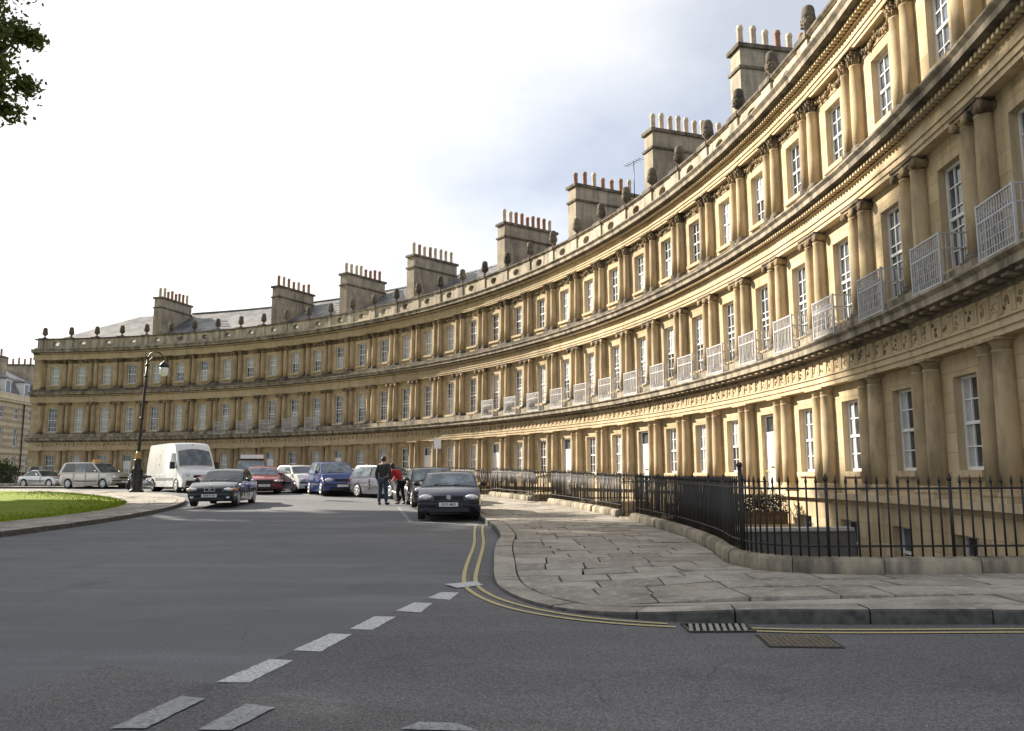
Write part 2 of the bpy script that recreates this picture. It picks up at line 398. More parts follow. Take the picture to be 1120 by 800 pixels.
# kerb stones follow the path
def kerb_stones(P, Nn, side, width, name, top, drop=.3, i0=0, i1=None, step=(9, 13)):
    mb = MB(); tones = []; k = i0; i1 = i1 or len(P)-2
    while k < i1:
        e = min(k + random.randint(*step), i1); tone = random.random(); z = random.uniform(-.006, .006)
        rows = []
        idx = list(range(k, e+1, 2)); idx = idx if idx[-1] == e else idx + [e]
        for q_, j in enumerate(idx):
            p = P[j]; n = Nn[j]*side; d = (P[min(j+1, len(P)-1)]-P[max(j-1, 0)]).normalized()
            off = d*(.008 if q_ == 0 else (-.008 if j == e else 0)); p = p + off
            gz = G(p.y); tp = top + PV(p.x, p.y)
            def pt(o_, z_): return (p.x + n.x*o_, p.y + n.y*o_, gz + z_)
            rows.append([pt(-.010, -drop), pt(-.004, tp-.022+z), pt(.010, tp-.004+z), pt(.03, tp+z), pt(width, tp+z), pt(width, -drop)])
        n0 = len(mb.f); mb.grid(rows, 0, False, True, True); tones += [tone]*(len(mb.f)-n0)
        for j_ in range(n0, len(mb.f)):
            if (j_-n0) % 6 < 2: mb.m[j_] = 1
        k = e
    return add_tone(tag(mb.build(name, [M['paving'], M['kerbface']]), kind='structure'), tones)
# travel goes along decreasing theta, the pavement lies on the left of travel
kerb_stones(KP, KN, 1, .30, 'kerb', PAVE)

pv = MB(); tones = []
def kx(y):   # inner edge of kerb stones for rows y < CY
    best = None
    for p, n in zip(KP, KN):
        if p.y < 16.4 and abs(p.y - y) < .06 and p.x < 1.2: best = (p + n*.30).x if best is None else max(best, (p+n*.30).x)
    return best
KIN = [(p + n*.305) for p, n in zip(KP, KN) if p.y < 17.2 and p.x < 34]
ROUT = [(p) for p, n in zip(RP, RN) if p.y < 17.2]
def xat(path, y, pick):
    xs = [a.x + (b.x-a.x)*(y-a.y)/(b.y-a.y) for a, b in zip(path, path[1:]) if (a.y-y)*(b.y-y) <= 0 and abs(a.y-b.y) > 1e-6]
    return pick(xs) if xs else None
y = 7.925
yk = []
while y < CY:
    h = random.uniform(.44, .70); y2 = min(y+h, CY)
    if CY - y2 < .25: y2 = CY
    def left(yy): 
        v = xat(KIN, yy, min); return v if v is not None else 2.0
    def right(yy):
        if yy < 10.36: return 34.0
        v = xat(ROUT, yy, min); return v if v is not None else 34.0
    l1, l2, r1, r2 = left(y+.001), left(y2-.001), right(y), right(y2)
    if y < 10.36 < y2: y2 = 10.36; r1 = r2 = 34.; l2 = left(y2)
    elif y >= 10.3 and r1 > 30: r1 = 4.0
    if y >= 10.35 and y2 < 10.75: r1 = max(r1, 3.6) if r1 < 30 else 3.6
    cuts = []; x = max(l1, l2) + random.uniform(.35, .9)
    while x < min(r1, r2) - .35: cuts.append(x); x += random.uniform(.48, 1.05) * (1 if x < 12 else 1.6)
    xa1, xa2 = l1, l2
    for c in cuts + [None]:
        sk = random.uniform(-.018, .018)
        b1, b2 = (r1, r2) if c is None else (c+sk, c-sk)
        slab(pv, tones, [(xa1, y), (b1, y), (b2, y2), (xa2, y2)], PAVE)
        xa1, xa2 = b1, b2
    y = y2
t = 0.0
while t < 1.53:
    dt = random.uniform(.46, .72)/42.3; t2 = t+dt
    r0, r1_ = 40.86, 44.15; cuts = [r0]; x = r0 + random.uniform(.35, .9)
    while x < r1_-.35: cuts.append(x); x += random.uniform(.48, 1.0)
    cuts.append(r1_)
    for a, b in zip(cuts, cuts[1:]):
        slab(pv, tones, [pol(a, t), pol(b, t), pol(b, t2), pol(a, t2)], PAVE)
    t = t2
add_tone(tag(pv.build('pavement', M['paving']), kind='structure'), tones)
# bedding under the joints
bd = MB()
rows = []
for t in np.linspace(1.53, 0, 60):
    rows.append([(*pol(40.7, t), G(pol(40.7, t)[1])+PAVE-.022), (*pol(44.3, t), G(pol(44.3, t)[1])+PAVE-.022)])
bd.grid(rows, 0, False)
poly = [(p.x+n.x*.15, p.y+n.y*.15) for p, n in list(zip(KP, KN))[::4] if p.y < CY] + [(34, 10.4), (7.3, 10.45)] + [(p.x+.1, p.y+.1) for p in RP[::-4] if p.y < CY and p.x < 4]
bm = bmesh.new(); vs = [bm.verts.new((p[0], p[1], PAVE-.03)) for p in poly]; f = bm.faces.new(vs); bmesh.ops.triangulate(bm, faces=[f]); bmesh.ops.subdivide_edges(bm, edges=[e for e in bm.edges if e.calc_length() > .8], cuts=6, use_grid_fill=True); bmesh.ops.triangulate(bm, faces=bm.faces)
for v in bm.verts: v.co.z += PV(v.co.x, v.co.y) - .035*(1-smoothstep(3.2, 5.0, math.hypot(v.co.x-.05, v.co.y-9.3)))
bm.normal_update()
me = bpy.data.meshes.new('x'); bm.to_mesh(me); bm.free()
i0 = len(bd.v); bd.v += [tuple(v.co) for v in me.vertices]
for p in me.polygons: bd.f.append([i0+v for v in p.vertices]); bd.m.append(0); bd.sm.append(False)
tag(bd.build('path_bedding', M['joint']), kind='structure')

# ---- road surfaces laid over each other and painted markings
def sheet(name, pts, z, mat, kind='structure'):
    bm = bmesh.new(); f = bm.faces.new([bm.verts.new((p[0], p[1], 0)) for p in pts])
    bmesh.ops.triangulate(bm, faces=[f]); bmesh.ops.subdivide_edges(bm, edges=bm.edges, cuts=2, use_grid_fill=True)
    for v in bm.verts: v.co.z = G(v.co.y) + z
    me = bpy.data.meshes.new(name); bm.to_mesh(me); bm.free(); me.materials.append(mat)
    for p in me.polygons:
        if p.normal.z < 0: p.flip()
    return tag(obj(name, me), kind=kind)
kpoly = [(p.x-n.x*.0, p.y-n.y*.0) for p, n in list(zip(KP, KN))[::3] if p.y < 11.6]
sheet('street_surface', [(-.58, 11.5), (-.53, 10.6), (-.80, 9.7), (-1.03, 8.9), (-1.32, 8.0), (-1.55, 7.2), (-1.80, 6.2), (-1.86, 5.55), (-1.3, 5.2), (-.49, 4.95), (1.5, 4.3), (4, 3.2), (9, 1.5), (34, 1.5)] + [(34, 7.62)] + kpoly[::-1], .004, M['asphalt2'])
sheet('road_patch', [(-3.3, 5.2), (-2.94, 6.15), (-1.86, 5.55), (-1.3, 5.2), (-.49, 4.95), (1.5, 4.3), (4, 3.2), (4, -2), (-6, -2), (-5.2, 3.2)], .0035, M['asphalt3'])
def quad_marks(name, quads, mat, z=.008):
    mb = MB()
    for q in quads:
        ring = []
        for a, b in zip(q, q[1:]+q[:1]):
            L_ = math.hypot(b[0]-a[0], b[1]-a[1]); m = max(2, int(L_/.035))
            for j in range(m): ring.append((a[0]+(b[0]-a[0])*j/m+random.gauss(0, .0025), a[1]+(b[1]-a[1])*j/m+random.gauss(0, .0025)))
        c_ = (sum(p[0] for p in q)/len(q), sum(p[1] for p in q)/len(q))
        for a, b in zip(ring, ring[1:]+ring[:1]): mb.face([(x, y_, G(y_)+z) for x, y_ in (c_, a, b)], 0)
    o = mb.build(name, mat); return tag(o, kind='structure')
D = [[(-.94, 9.3), (-.83, 9.76), (-.62, 9.72), (-.68, 9.16)], [(-1.17, 8.45), (-1.05, 8.98), (-.85, 8.94), (-.91, 8.34)], [(-1.44, 7.48), (-1.33, 8.13), (-1.12, 8.10), (-1.23, 7.43)],
     [(-1.71, 6.59), (-1.57, 7.27), (-1.37, 7.23), (-1.48, 6.54)], [(-1.95, 5.61), (-1.80, 6.28), (-1.61, 6.25), (-1.73, 5.6)]]
quad_marks('give_way_markings', [q[::-1] for q in D], M['whiteline'])
quad_marks('worn_lane_markings', [q[::-1] for q in [[(-2.16, 4.61), (-2.04, 5.26), (-1.87, 5.2), (-1.97, 4.61)], [(-1.68, 4.58), (-1.58, 5.08), (-1.39, 5.0), (-1.5, 4.57)], [(-.60, 4.58), (-.52, 4.71), (-.30, 4.68), (-.18, 4.54)]]], M['fadedline'], .012)
quad_marks('white_line_end', [[(-.84, 10.40), (-.66, 10.05), (-.36, 10.30), (-.46, 10.66)]], M['whiteline'], .016)
quad_marks('bay_dots', [[(x-.06, y_-.09), (x+.06, y_-.09), (x+.03, y_+.09), (x-.09, y_+.09)] for x, y_ in [(-3.99+1.17*k/13, 29.33-6.31*k/13) for k in range(14)]] +
           [[(-2.84, 22.98), (-2.84, 22.86), (-.9, 21.84), (-.9, 21.98)]], M['whiteline'])
def line_strip(name, pts, w_, mat, z=.012):
    P = resample(smooth_path(pts, 3), .2); Nn = normals(P); mb = MB()
    rows = [[(p.x-n.x*w_/2, p.y-n.y*w_/2, G(p.y)+z), (p.x+n.x*w_/2, p.y+n.y*w_/2, G(p.y)+z)] for p, n in zip(P, Nn)]
    mb.grid([r[::-1] for r in rows], 0, False); return mb
ya = [(-.95, 21.6), (-.90, 19.5), (-.74, 16.5), (-.70, 12.6), (-.63, 10.63), (-.52, 9.86), (-.27, 9.05), (-.01, 8.53), (.28, 8.16), (.67, 7.82), (1.1, 7.60), (1.55, 7.47)]
yb = [(-.76, 21.3), (-.71, 19.5), (-.56, 16.5), (-.52, 12.6), (-.49, 10.63), (-.36, 9.86), (-.15, 9.19), (.07, 8.76), (.33, 8.37), (.70, 8.00), (1.12, 7.76), (1.58, 7.60)]
l1 = line_strip('a', ya, .055, None); l2 = line_strip('b', yb, .055, None); l3 = line_strip('c', [(2.06, 7.44), (2.7, 7.33), (4.4, 7.36), (8, 7.36), (34, 7.36)], .05, None); l4 = line_strip('d', [(2.04, 7.31), (2.65, 7.19), (4.3, 7.21), (8, 7.21), (34, 7.21)], .05, None)
for q in (l2, l3, l4):
    i0 = len(l1.v); l1.v += q.v; l1.f += [[i0+a for a in f_] for f_ in q.f]; l1.m += q.m; l1.sm += q.sm
tag(l1.build('yellow_line_markings', M['yellowline']), kind='structure')
# drain grate and manhole cover
gr = thing('drain_grate', 'black slotted drain grate in the gutter interrupting the double yellow lines', 'drain', (1.80, 7.45, .006))
gm = MB(); gm.box(-.29, .29, -.19, -.165, .002, .012); gm.box(-.29, .29, .165, .19, .002, .012); gm.box(-.29, -.265, -.165, .165, .002, .012); gm.box(.265, .29, -.165, .165, .002, .012)
gm.build('grate_frame', M['iron'], gr)
gm = MB(); gm.face([(-.265, -.165, .003), (.265, -.165, .003), (.265, .165, .003), (-.265, .165, .003)]); gm.build('drain_pit', plain('pit_black', (.004, .004, .004), 1), gr)
bar = None
for k in range(9):
    x = -.235 + k*.0588
    if bar is None:
        gm = MB(); gm.hexa([(-.016-.03, -.165, .004), (.016-.03, -.165, .004), (-.016+.03, .165, .004), (.016+.03, .165, .004), (-.016-.03, -.165, .013), (.016-.03, -.165, .013), (-.016+.03, .165, .013), (.016+.03, .165, .013)])
        bar = gm.build('grate_bar', plain('worn_grate_stone', (.30, .28, .25), .7, var=.2), gr, (x, 0, 0))
    else:
        b = bar.copy(); COL.objects.link(b); b.location = (x, 0, 0)
mc = thing('inspection_cover', 'rusty brown rectangular inspection cover set in the road beside the drain', 'manhole cover', (2.31, 6.87, .006), -.08)
gm = MB(); gm.box(-.29, .29, -.25, .25, 0, .006); gm.build('cover_frame', M['joint'], mc)
gm = MB(); gm.box(-.265, .265, -.225, .225, .004, .010)
for a in range(11):
    for b in range(9): gm.box(-.245+a*.046, -.225+a*.046, -.20+b*.046, -.18+b*.046, .010, .014)
gm.build('cover_plate', plain('rusty_iron', (.15, .125, .09), .8, .2, .35, 30), mc)

# ---- island: kerb, pavement, lawn
ISL = lambda t: 29.4 + 3.9*smoothstep(.0, .75, t) if t >= 0 else 29.4
LAWN = lambda t: 26.2 + 4.2*smoothstep(-.1, .55, t)
IP = [Vector(pol(ISL(t), t)) for t in np.linspace(-.5, 1.65, 640)]
IN = [-n for n in normals(IP)]      # path runs with growing theta; island on the left
kerb_stones(IP, normals(IP), 1, .28, 'island_kerb', .13, step=(10, 14))
ip = MB(); tones = []
t = -.5
while t < 1.6:
    dt = random.uniform(.5, .8)/31; t2 = t+dt
    a0, a1 = ISL(t)-.30, LAWN(t)-.05; b0, b1 = ISL(t2)-.30, LAWN(t2)-.05
    n = max(2, int(round((a0-a1)/.8))); fr = [0] + [(k+random.uniform(-.25, .25))/n for k in range(1, n)] + [1]
    for u, v in zip(fr, fr[1:]):
        slab(ip, tones, [pol(a0+(a1-a0)*v, t), pol(a0+(a1-a0)*u, t), pol(b0+(b1-b0)*u, t2), pol(b0+(b1-b0)*v, t2)], .13)
    t = t2
add_tone(tag(ip.build('island_path', M['paving']), kind='structure'), tones)
ib = MB(); rows = [[(*pol(r_, t), G(pol(r_, t)[1])+.105) for r_ in (LAWN(t)-.2, ISL(t)-.1)] for t in np.linspace(-.5, 1.6, 80)]
ib.grid(rows, 0, False); tag(ib.build('island_path_bedding', M['joint']), kind='structure')
def grass_blades():
    lb = MB()
    rows = []
    for t in np.linspace(-PI, PI, 181):
        lr = LAWN(t) if t > -1 else 26.2
        if t > 1.0: lr = 30.4
        rows.append([(*pol(lr*q, t), G(pol(lr*q, t)[1]) + .17 - .06*max(0, (q-.985)/.015)) for q in (.02, .15, .3, .45, .6, .75, .85, .92, .97, .985, 1.0)])
    lb.grid(rows, 0, True)
    return lb
tag(grass_blades().build('lawn', M['grass']), kind='structure')
# short tufts along the lawn edges that face the road
V = []; F = []
for k in range(9000):
    t = random.uniform(-.05, .95); lr = LAWN(t)*(1 - abs(random.gauss(0, .035))) + .03
    x, y_ = pol(lr, t); z = G(y_)+.15; a = random.uniform(0, PI); h = random.uniform(.03, .075); wd = .02
    i = len(V); V += [(x-wd*math.cos(a), y_-wd*math.sin(a), z), (x+wd*math.cos(a), y_+wd*math.sin(a), z), (x+random.gauss(0, .02), y_+random.gauss(0, .02), z+h)]; F.append((i, i+1, i+2))
me = bpy.data.meshes.new('grass_tufts'); me.from_pydata(V, [], F); me.materials.append(M['grass']); tag(obj('grass_tufts', me), kind='stuff', label='short grass tufts along the edge of the lawn')


# ------------------------------------------------------------------ the curved terrace
def bayedge(x): return (R+x)*math.tan(DTH/2)
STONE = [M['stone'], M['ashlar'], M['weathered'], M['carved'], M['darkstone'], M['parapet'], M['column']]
MAT = dict(stone=0, ashlar=1, weath=2, carved=3, dark=4, para=5)
def xform(al):
    c, s = math.cos(al), math.sin(al)
    return lambda p: ((R+p[0])*c - p[1]*s - R, (R+p[0])*s + p[1]*c, p[2])
WX = -.17                                   # wall face; the glass plane is x = 0
Z_OPEN = {0: (.05, 1.62), 1: (3.42, 5.28), 2: (7.10, 8.56)}
WW = .395                                   # half width of a window opening
def wall_mesh(n, door, lo_tip=0, base=False):
    mb = MB()
    for k in range(n):
        al = -(k-(n-1)/2)*DTH; X = xform(al)
        def q(x0, y0, z0, x1, y1, z1, mat=0):      # vertical quad between two plan points
            mb.face([X((x0, y0, z0)), X((x1, y1, z0)), X((x1, y1, z1)), X((x0, y0, z1))][::-1], mat)
        yb = bayedge(WX)
        ops = [Z_OPEN[0] if k != door else (-.95, 1.64), Z_OPEN[1], Z_OPEN[2]]
        zs = H - .43; zt = H + 9.6
        zlo = H - .95
        q(WX, -yb, zlo, WX, -WW, zt); q(WX, WW, zlo, WX, yb, zt)
        z = zlo
        for (a, b) in ops:
            a += H; b += H
            if a > z + .01: q(WX, -WW, z, WX, WW, a)
            # reveals
            q(WX, -WW, a, .04, -WW, b, 1); q(.04, WW, a, WX, WW, b, 1)
            mb.face([X((WX, -WW, b)), X((WX, WW, b)), X((.04, WW, b)), X((.04, -WW, b))], 1)
            mb.face([X((WX, -WW, a)), X((.04, -WW, a)), X((.04, WW, a)), X((WX, WW, a))], 1)
            z = b
        q(WX, -WW, z, WX, WW, zt)
    return mb
# entablature profiles: (x, height above eye, material of the face that starts here)
ENT = [
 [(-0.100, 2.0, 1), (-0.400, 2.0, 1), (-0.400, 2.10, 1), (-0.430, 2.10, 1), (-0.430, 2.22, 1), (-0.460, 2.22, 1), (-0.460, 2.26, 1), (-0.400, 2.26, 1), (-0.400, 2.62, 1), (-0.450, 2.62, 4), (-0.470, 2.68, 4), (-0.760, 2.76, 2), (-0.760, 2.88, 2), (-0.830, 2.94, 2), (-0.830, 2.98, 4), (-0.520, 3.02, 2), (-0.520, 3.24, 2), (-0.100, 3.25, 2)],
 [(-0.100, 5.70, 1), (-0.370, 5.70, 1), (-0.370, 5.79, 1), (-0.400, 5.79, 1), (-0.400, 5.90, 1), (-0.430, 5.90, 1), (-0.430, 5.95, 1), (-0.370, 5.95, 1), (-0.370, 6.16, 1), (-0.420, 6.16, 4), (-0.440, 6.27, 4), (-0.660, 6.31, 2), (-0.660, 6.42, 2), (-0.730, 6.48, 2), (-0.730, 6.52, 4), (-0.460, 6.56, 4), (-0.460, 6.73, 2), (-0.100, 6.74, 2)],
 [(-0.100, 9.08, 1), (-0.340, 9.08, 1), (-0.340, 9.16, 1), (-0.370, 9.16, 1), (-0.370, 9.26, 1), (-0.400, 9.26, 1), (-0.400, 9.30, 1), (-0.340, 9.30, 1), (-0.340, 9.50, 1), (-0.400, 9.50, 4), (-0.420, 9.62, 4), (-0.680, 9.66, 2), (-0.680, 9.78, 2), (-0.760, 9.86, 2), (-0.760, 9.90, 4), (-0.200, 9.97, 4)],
]
def carved_relief(mb, X, x, y, z, w_, h_, mat, seed):
    rr = random.Random(seed)
    for _ in range(7):
        cy_, cz_ = y + rr.uniform(-.8, .8)*w_, z + rr.uniform(-.8, .8)*h_; s_ = rr.uniform(.25, .5)*min(w_, h_)
        i0 = len(mb.v); mb.sphere((x, cy_, cz_), (s_*.8, s_, s_), 6, mat)
        for j in range(i0, len(mb.v)): mb.v[j] = X(mb.v[j])
def sweep(mb, prof, n, tip0=0, tip1=0):
    """extrude a profile along n bays, mitred; tips lengthen the run past the first or last bay"""
    angs = [((n/2) - k)*DTH for k in range(n+1)]
    angs = [angs[0]+tip0] * (tip0 > 0) + angs + [angs[-1]-tip1] * (tip1 > 0)
    pts = [[((R+x)*math.cos(a)-R if False else (R+x)*math.cos(a)-R, (R+x)*math.sin(a), z+H) for x, z, m in prof] for a in angs]
    for a, b in zip(pts, pts[1:]):
        for k in range(len(prof)-1):
            mb.face([a[k], a[k+1], b[k+1], b[k]], prof[k][2])
    for p in (pts[0], pts[-1]): mb.face(p, prof[0][2])
def entab_mesh(s, n, tip0=0, tip1=0):
    mb = MB(); sweep(mb, ENT[s], n, tip0, tip1)
    for k in range(n):
        al = -(k-(n-1)/2)*DTH; X = xform(al)
        def bx(x0, x1, y0, y1, z0, z1, m): mb.hexa([X((x, y, z+H)) for z in (z0, z1) for y in (y0, y1) for x in (x0, x1)], m)
        if s == 0:
            st = 2*bayedge(-.40)/6
            for j in range(6):
                y = -bayedge(-.40) + st*(j+.5)
                for q_ in (-.055, 0, .055): bx(-.435, -.401, y+q_-.02, y+q_+.02, 2.285, 2.60, 1)
                bx(-.45, -.401, y-.085, y+.085, 2.565, 2.615, 1)
                bx(-.70, -.475, y-.09, y+.09, 2.69, 2.735, 2)              # mutule under the corona
                bx(-.404, -.395, y+.09, y+st-.09, 2.285, 2.60, 3)  # dark metope panel, with the frieze's shade put into its colour
                if j < 6: carved_relief(mb, X, -.405, y+st/2, 2.43+H, .095, .13, 3, j*7+k)
        else:
            x0, z0, z1 = ((-.56, 6.19, 6.265), (-.54, 9.53, 9.615))[s-1]
            for j in range(17):
                y = -bayedge(x0) + 2*bayedge(x0)/17*(j+.5); bx(x0, x0+.18, y-.035, y+.035, z0, z1, 1)
    return mb
def parapet_mesh(n, tip0=0, tip1=0):
    mb = MB()
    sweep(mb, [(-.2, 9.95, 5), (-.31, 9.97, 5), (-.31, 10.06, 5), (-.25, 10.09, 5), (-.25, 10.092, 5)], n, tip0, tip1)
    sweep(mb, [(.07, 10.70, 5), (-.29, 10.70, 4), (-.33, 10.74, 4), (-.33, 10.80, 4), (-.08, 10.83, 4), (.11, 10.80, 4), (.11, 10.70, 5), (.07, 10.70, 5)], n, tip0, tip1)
    for k in range(n):
        al = -(k-(n-1)/2)*DTH; X = xform(al); K = 24
        ye = bayedge(-.25); z0, z1 = 10.06, 10.70; zc = (z0+z1)/2; ry, rz = .27, .17
        for xf, mt in ((-.25, 5), (+.05, 5)):
            ring = [(ry*math.cos(2*PI*j/K), zc+rz*math.sin(2*PI*j/K)) for j in range(K)]
            outer = []
            for j in range(K):
                c, s = math.cos(2*PI*j/K), math.sin(2*PI*j/K); m = max(abs(c)/1, abs(s)/1); outer.append((ye*c/m, zc+(z1-z0)/2*s/m))
            for j in range(K):
                a, b = j, (j+1) % K
                mb.face([X((xf, ring[a][0], ring[a][1]+H)), X((xf, ring[b][0], ring[b][1]+H)), X((xf, outer[b][0], outer[b][1]+H)), X((xf, outer[a][0], outer[a][1]+H))], mt)
        ring = [(ry*math.cos(2*PI*j/K), zc+rz*math.sin(2*PI*j/K)) for j in range(K)]
        for j in range(K):
            a, b = ring[j], ring[(j+1) % K]; mb.face([X((-.25, a[0], a[1]+H)), X((+.05, a[0], a[1]+H)), X((+.05, b[0], b[1]+H)), X((-.25, b[0], b[1]+H))], 5)
    for k in range(n+1):                      # pedestals over the paired columns
        al = ((n/2)-k)*DTH; X = xform(al)
        hw = .30
        y0, y1 = -hw, hw
        if k == 0: y1 = 0 if tip0 == 0 else hw
        if k == n: y0 = 0 if tip1 == 0 else -hw
        for (xa, za, zb, e) in ((-.305, 10.065, 10.70, 0), (-.36, 10.69, 10.845, .04)):
            mb.hexa([X((x, y, z+H)) for z in (za, zb) for y in (y0-(e if y0 else 0), y1+(e if y1 else 0)) for x in (xa, .12)], 5 if e == 0 else 4)
    return mb
def col_mesh(s):
    mb = MB()
    z0, z1 = ((-.43, 2.0), (3.245, 5.70), (6.735, 9.08))[s]; r0 = (.180, .164, .154)[s]; hgt = z1-z0
    caph = (.19, .22, .34)[s]; r1 = r0*.86
    mb.hexa([(x, y, z) for z in (0, .07) for y in (-r0*1.34, r0*1.34) for x in (-r0*1.34, r0*1.3)], 4 if s else 1)
    shaft = [(r0*1.3, .07), (r0*1.33, .10), (r0*1.26, .135), (r0*1.1, .15), (r0*1.16, .175), (r0*1.05, .2), (r0, .215)]
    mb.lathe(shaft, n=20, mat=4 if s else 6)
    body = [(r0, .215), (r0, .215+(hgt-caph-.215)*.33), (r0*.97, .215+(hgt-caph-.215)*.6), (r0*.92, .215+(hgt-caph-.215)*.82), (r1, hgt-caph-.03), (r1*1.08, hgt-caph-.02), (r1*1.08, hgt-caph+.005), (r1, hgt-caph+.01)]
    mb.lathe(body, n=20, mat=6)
    return mb, hgt, caph, r1, r0
def capital_mesh(s):
    _, hgt, caph, r1, r0 = col_mesh(s); mb = MB()
    if s == 0:
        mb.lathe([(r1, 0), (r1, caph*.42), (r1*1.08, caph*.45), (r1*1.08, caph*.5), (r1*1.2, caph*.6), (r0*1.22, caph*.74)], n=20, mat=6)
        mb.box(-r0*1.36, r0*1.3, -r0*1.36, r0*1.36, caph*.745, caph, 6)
    elif s == 1:
        mb.lathe([(r1, 0), (r1*1.05, caph*.3), (r1*1.25, caph*.45), (r1*1.3, caph*.7)], n=16, mat=3)
        for y in (-r0*1.18, r0*1.18):
            mb.lathe([(.01, -r0*1.25), (.09, -r0*1.25), (.10, -r0*1.1), (.075, 0), (.10, r0*1.0), (.01, r0*1.0)], (0, y, caph*.42), 12, 3, True, 'x')
        mb.box(-r0*1.2, r0*1.1, -r0*1.15, r0*1.15, caph*.55, caph*.8, 3); mb.box(-r0*1.38, r0*1.3, -r0*1.38, r0*1.38, caph*.81, caph, 4)
    else:
        mb.lathe([(r1*.95, 0), (r1*1.0, caph*.3), (r1*1.08, caph*.6), (r1*1.35, caph*.85)], n=16, mat=3)
        for row, (zz, rr, n_) in enumerate(((.28, 1.12, 8), (.55, 1.22, 8), (.78, 1.42, 4))):
            for j in range(n_):
                a = 2*PI*(j+.5*(row % 2))/n_ + (PI/4 if n_ == 4 else 0)
                mb.sphere((r1*rr*math.cos(a), r1*rr*math.sin(a), caph*zz), (.038, .038, .062) if n_ == 8 else (.05, .05, .045), 6, 3)
                mb.sphere((r1*(rr+.22)*math.cos(a), r1*(rr+.22)*math.sin(a), caph*(zz+.14)), (.03, .03, .022), 6, 3)
        mb.box(-r0*1.42, r0*1.3, -r0*1.42, r0*1.42, caph*.9, caph, 3)
    return mb
COLS = []
for s in range(3):
    mb, hgt, caph, r1, r0 = col_mesh(s)
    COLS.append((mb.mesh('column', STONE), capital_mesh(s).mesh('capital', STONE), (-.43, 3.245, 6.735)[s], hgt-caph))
def sash_mesh(w_, h_, nx, nz, r=.0):
    mb = MB(); b = .047
    mb.box(-.035, .02, -w_, -w_+b, 0, h_); mb.box(-.035, .02, w_-b, w_, 0, h_); mb.box(-.035, .02, -w_+b, w_-b, 0, b+.015); mb.box(-.035, .02, -w_+b, w_-b, h_-b, h_)
    mb.box(-.042, .012, -w_+b, w_-b, h_/2-.028, h_/2+.028)
    for k in range(1, nx): y = -w_+b+(2*w_-2*b)*k/nx; mb.box(-.026, .008, y-.011, y+.011, b+.015, h_-b)
    for k in range(1, nz):
        if abs(k/nz-.5) < .01: continue
        z = h_*k/nz; mb.box(-.0255, .0075, -w_+b, w_-b, z-.011, z+.011)
    return mb.mesh('sash_frame', [M['white']])
SASH = [sash_mesh(WW, 1.57, 3, 4), sash_mesh(WW, 1.86, 3, 5), sash_mesh(WW, 1.46, 3, 4), sash_mesh(.40, 1.0, 2, 2)]
def pane_mesh(w_, h_):
    mb = MB(); mb.face([(.002, -w_, 0), (.002, w_, 0), (.002, w_, h_), (.002, -w_, h_)][::-1]); return mb.mesh('pane', [M['glass']])
PANE = [pane_mesh(WW-.02, 1.57), pane_mesh(WW-.02, 1.86), pane_mesh(WW-.02, 1.46), pane_mesh(.39, 1.0)]
def curtain_mesh(w_, h_, kind):
    mb = MB(); rows = []
    if kind == 'blind': z0, z1, xs = h_*.48, h_-.03, [(-w_, w_)]
    elif kind == 'half': z0, z1, xs = .05, h_*.55, [(-w_, w_)]
    elif kind == 'net': z0, z1, xs = .05, h_-.03, [(-w_, w_)]
    else: z0, z1, xs = .05, h_-.03, [(-w_, -w_*.42), (w_*.42, w_)]
    for a, b in xs:
        K = 22 if kind != 'blind' else 2; row0, row1 = [], []
        for j in range(K+1):
            y = a+(b-a)*j/K; x = -.004 - (.004*math.sin(j*2.1) if K > 2 else 0)
            row0.append((x, y, z0)); row1.append((x, y, z1))
        mb.grid([row0, row1], 0, True)
    return mb.mesh('curtain', [M['curtain']])
CURT = {(s, k): curtain_mesh(WW-.05, (1.57, 1.86, 1.46)[s], k) for s in range(3) for k in ('blind', 'half', 'net', 'drapes')}
def sill_mesh():
    mb = MB(); mb.hexa([(x, y, z) for z in (-.11, -.004) for y in (-WW-.09, WW+.09) for x in (WX-.08, WX-.002)], 1); mb.box(WX, .03, -WW+.003, WW-.003, -.02, .004, 1); return mb.mesh('sill', STONE)
SILL = sill_mesh()
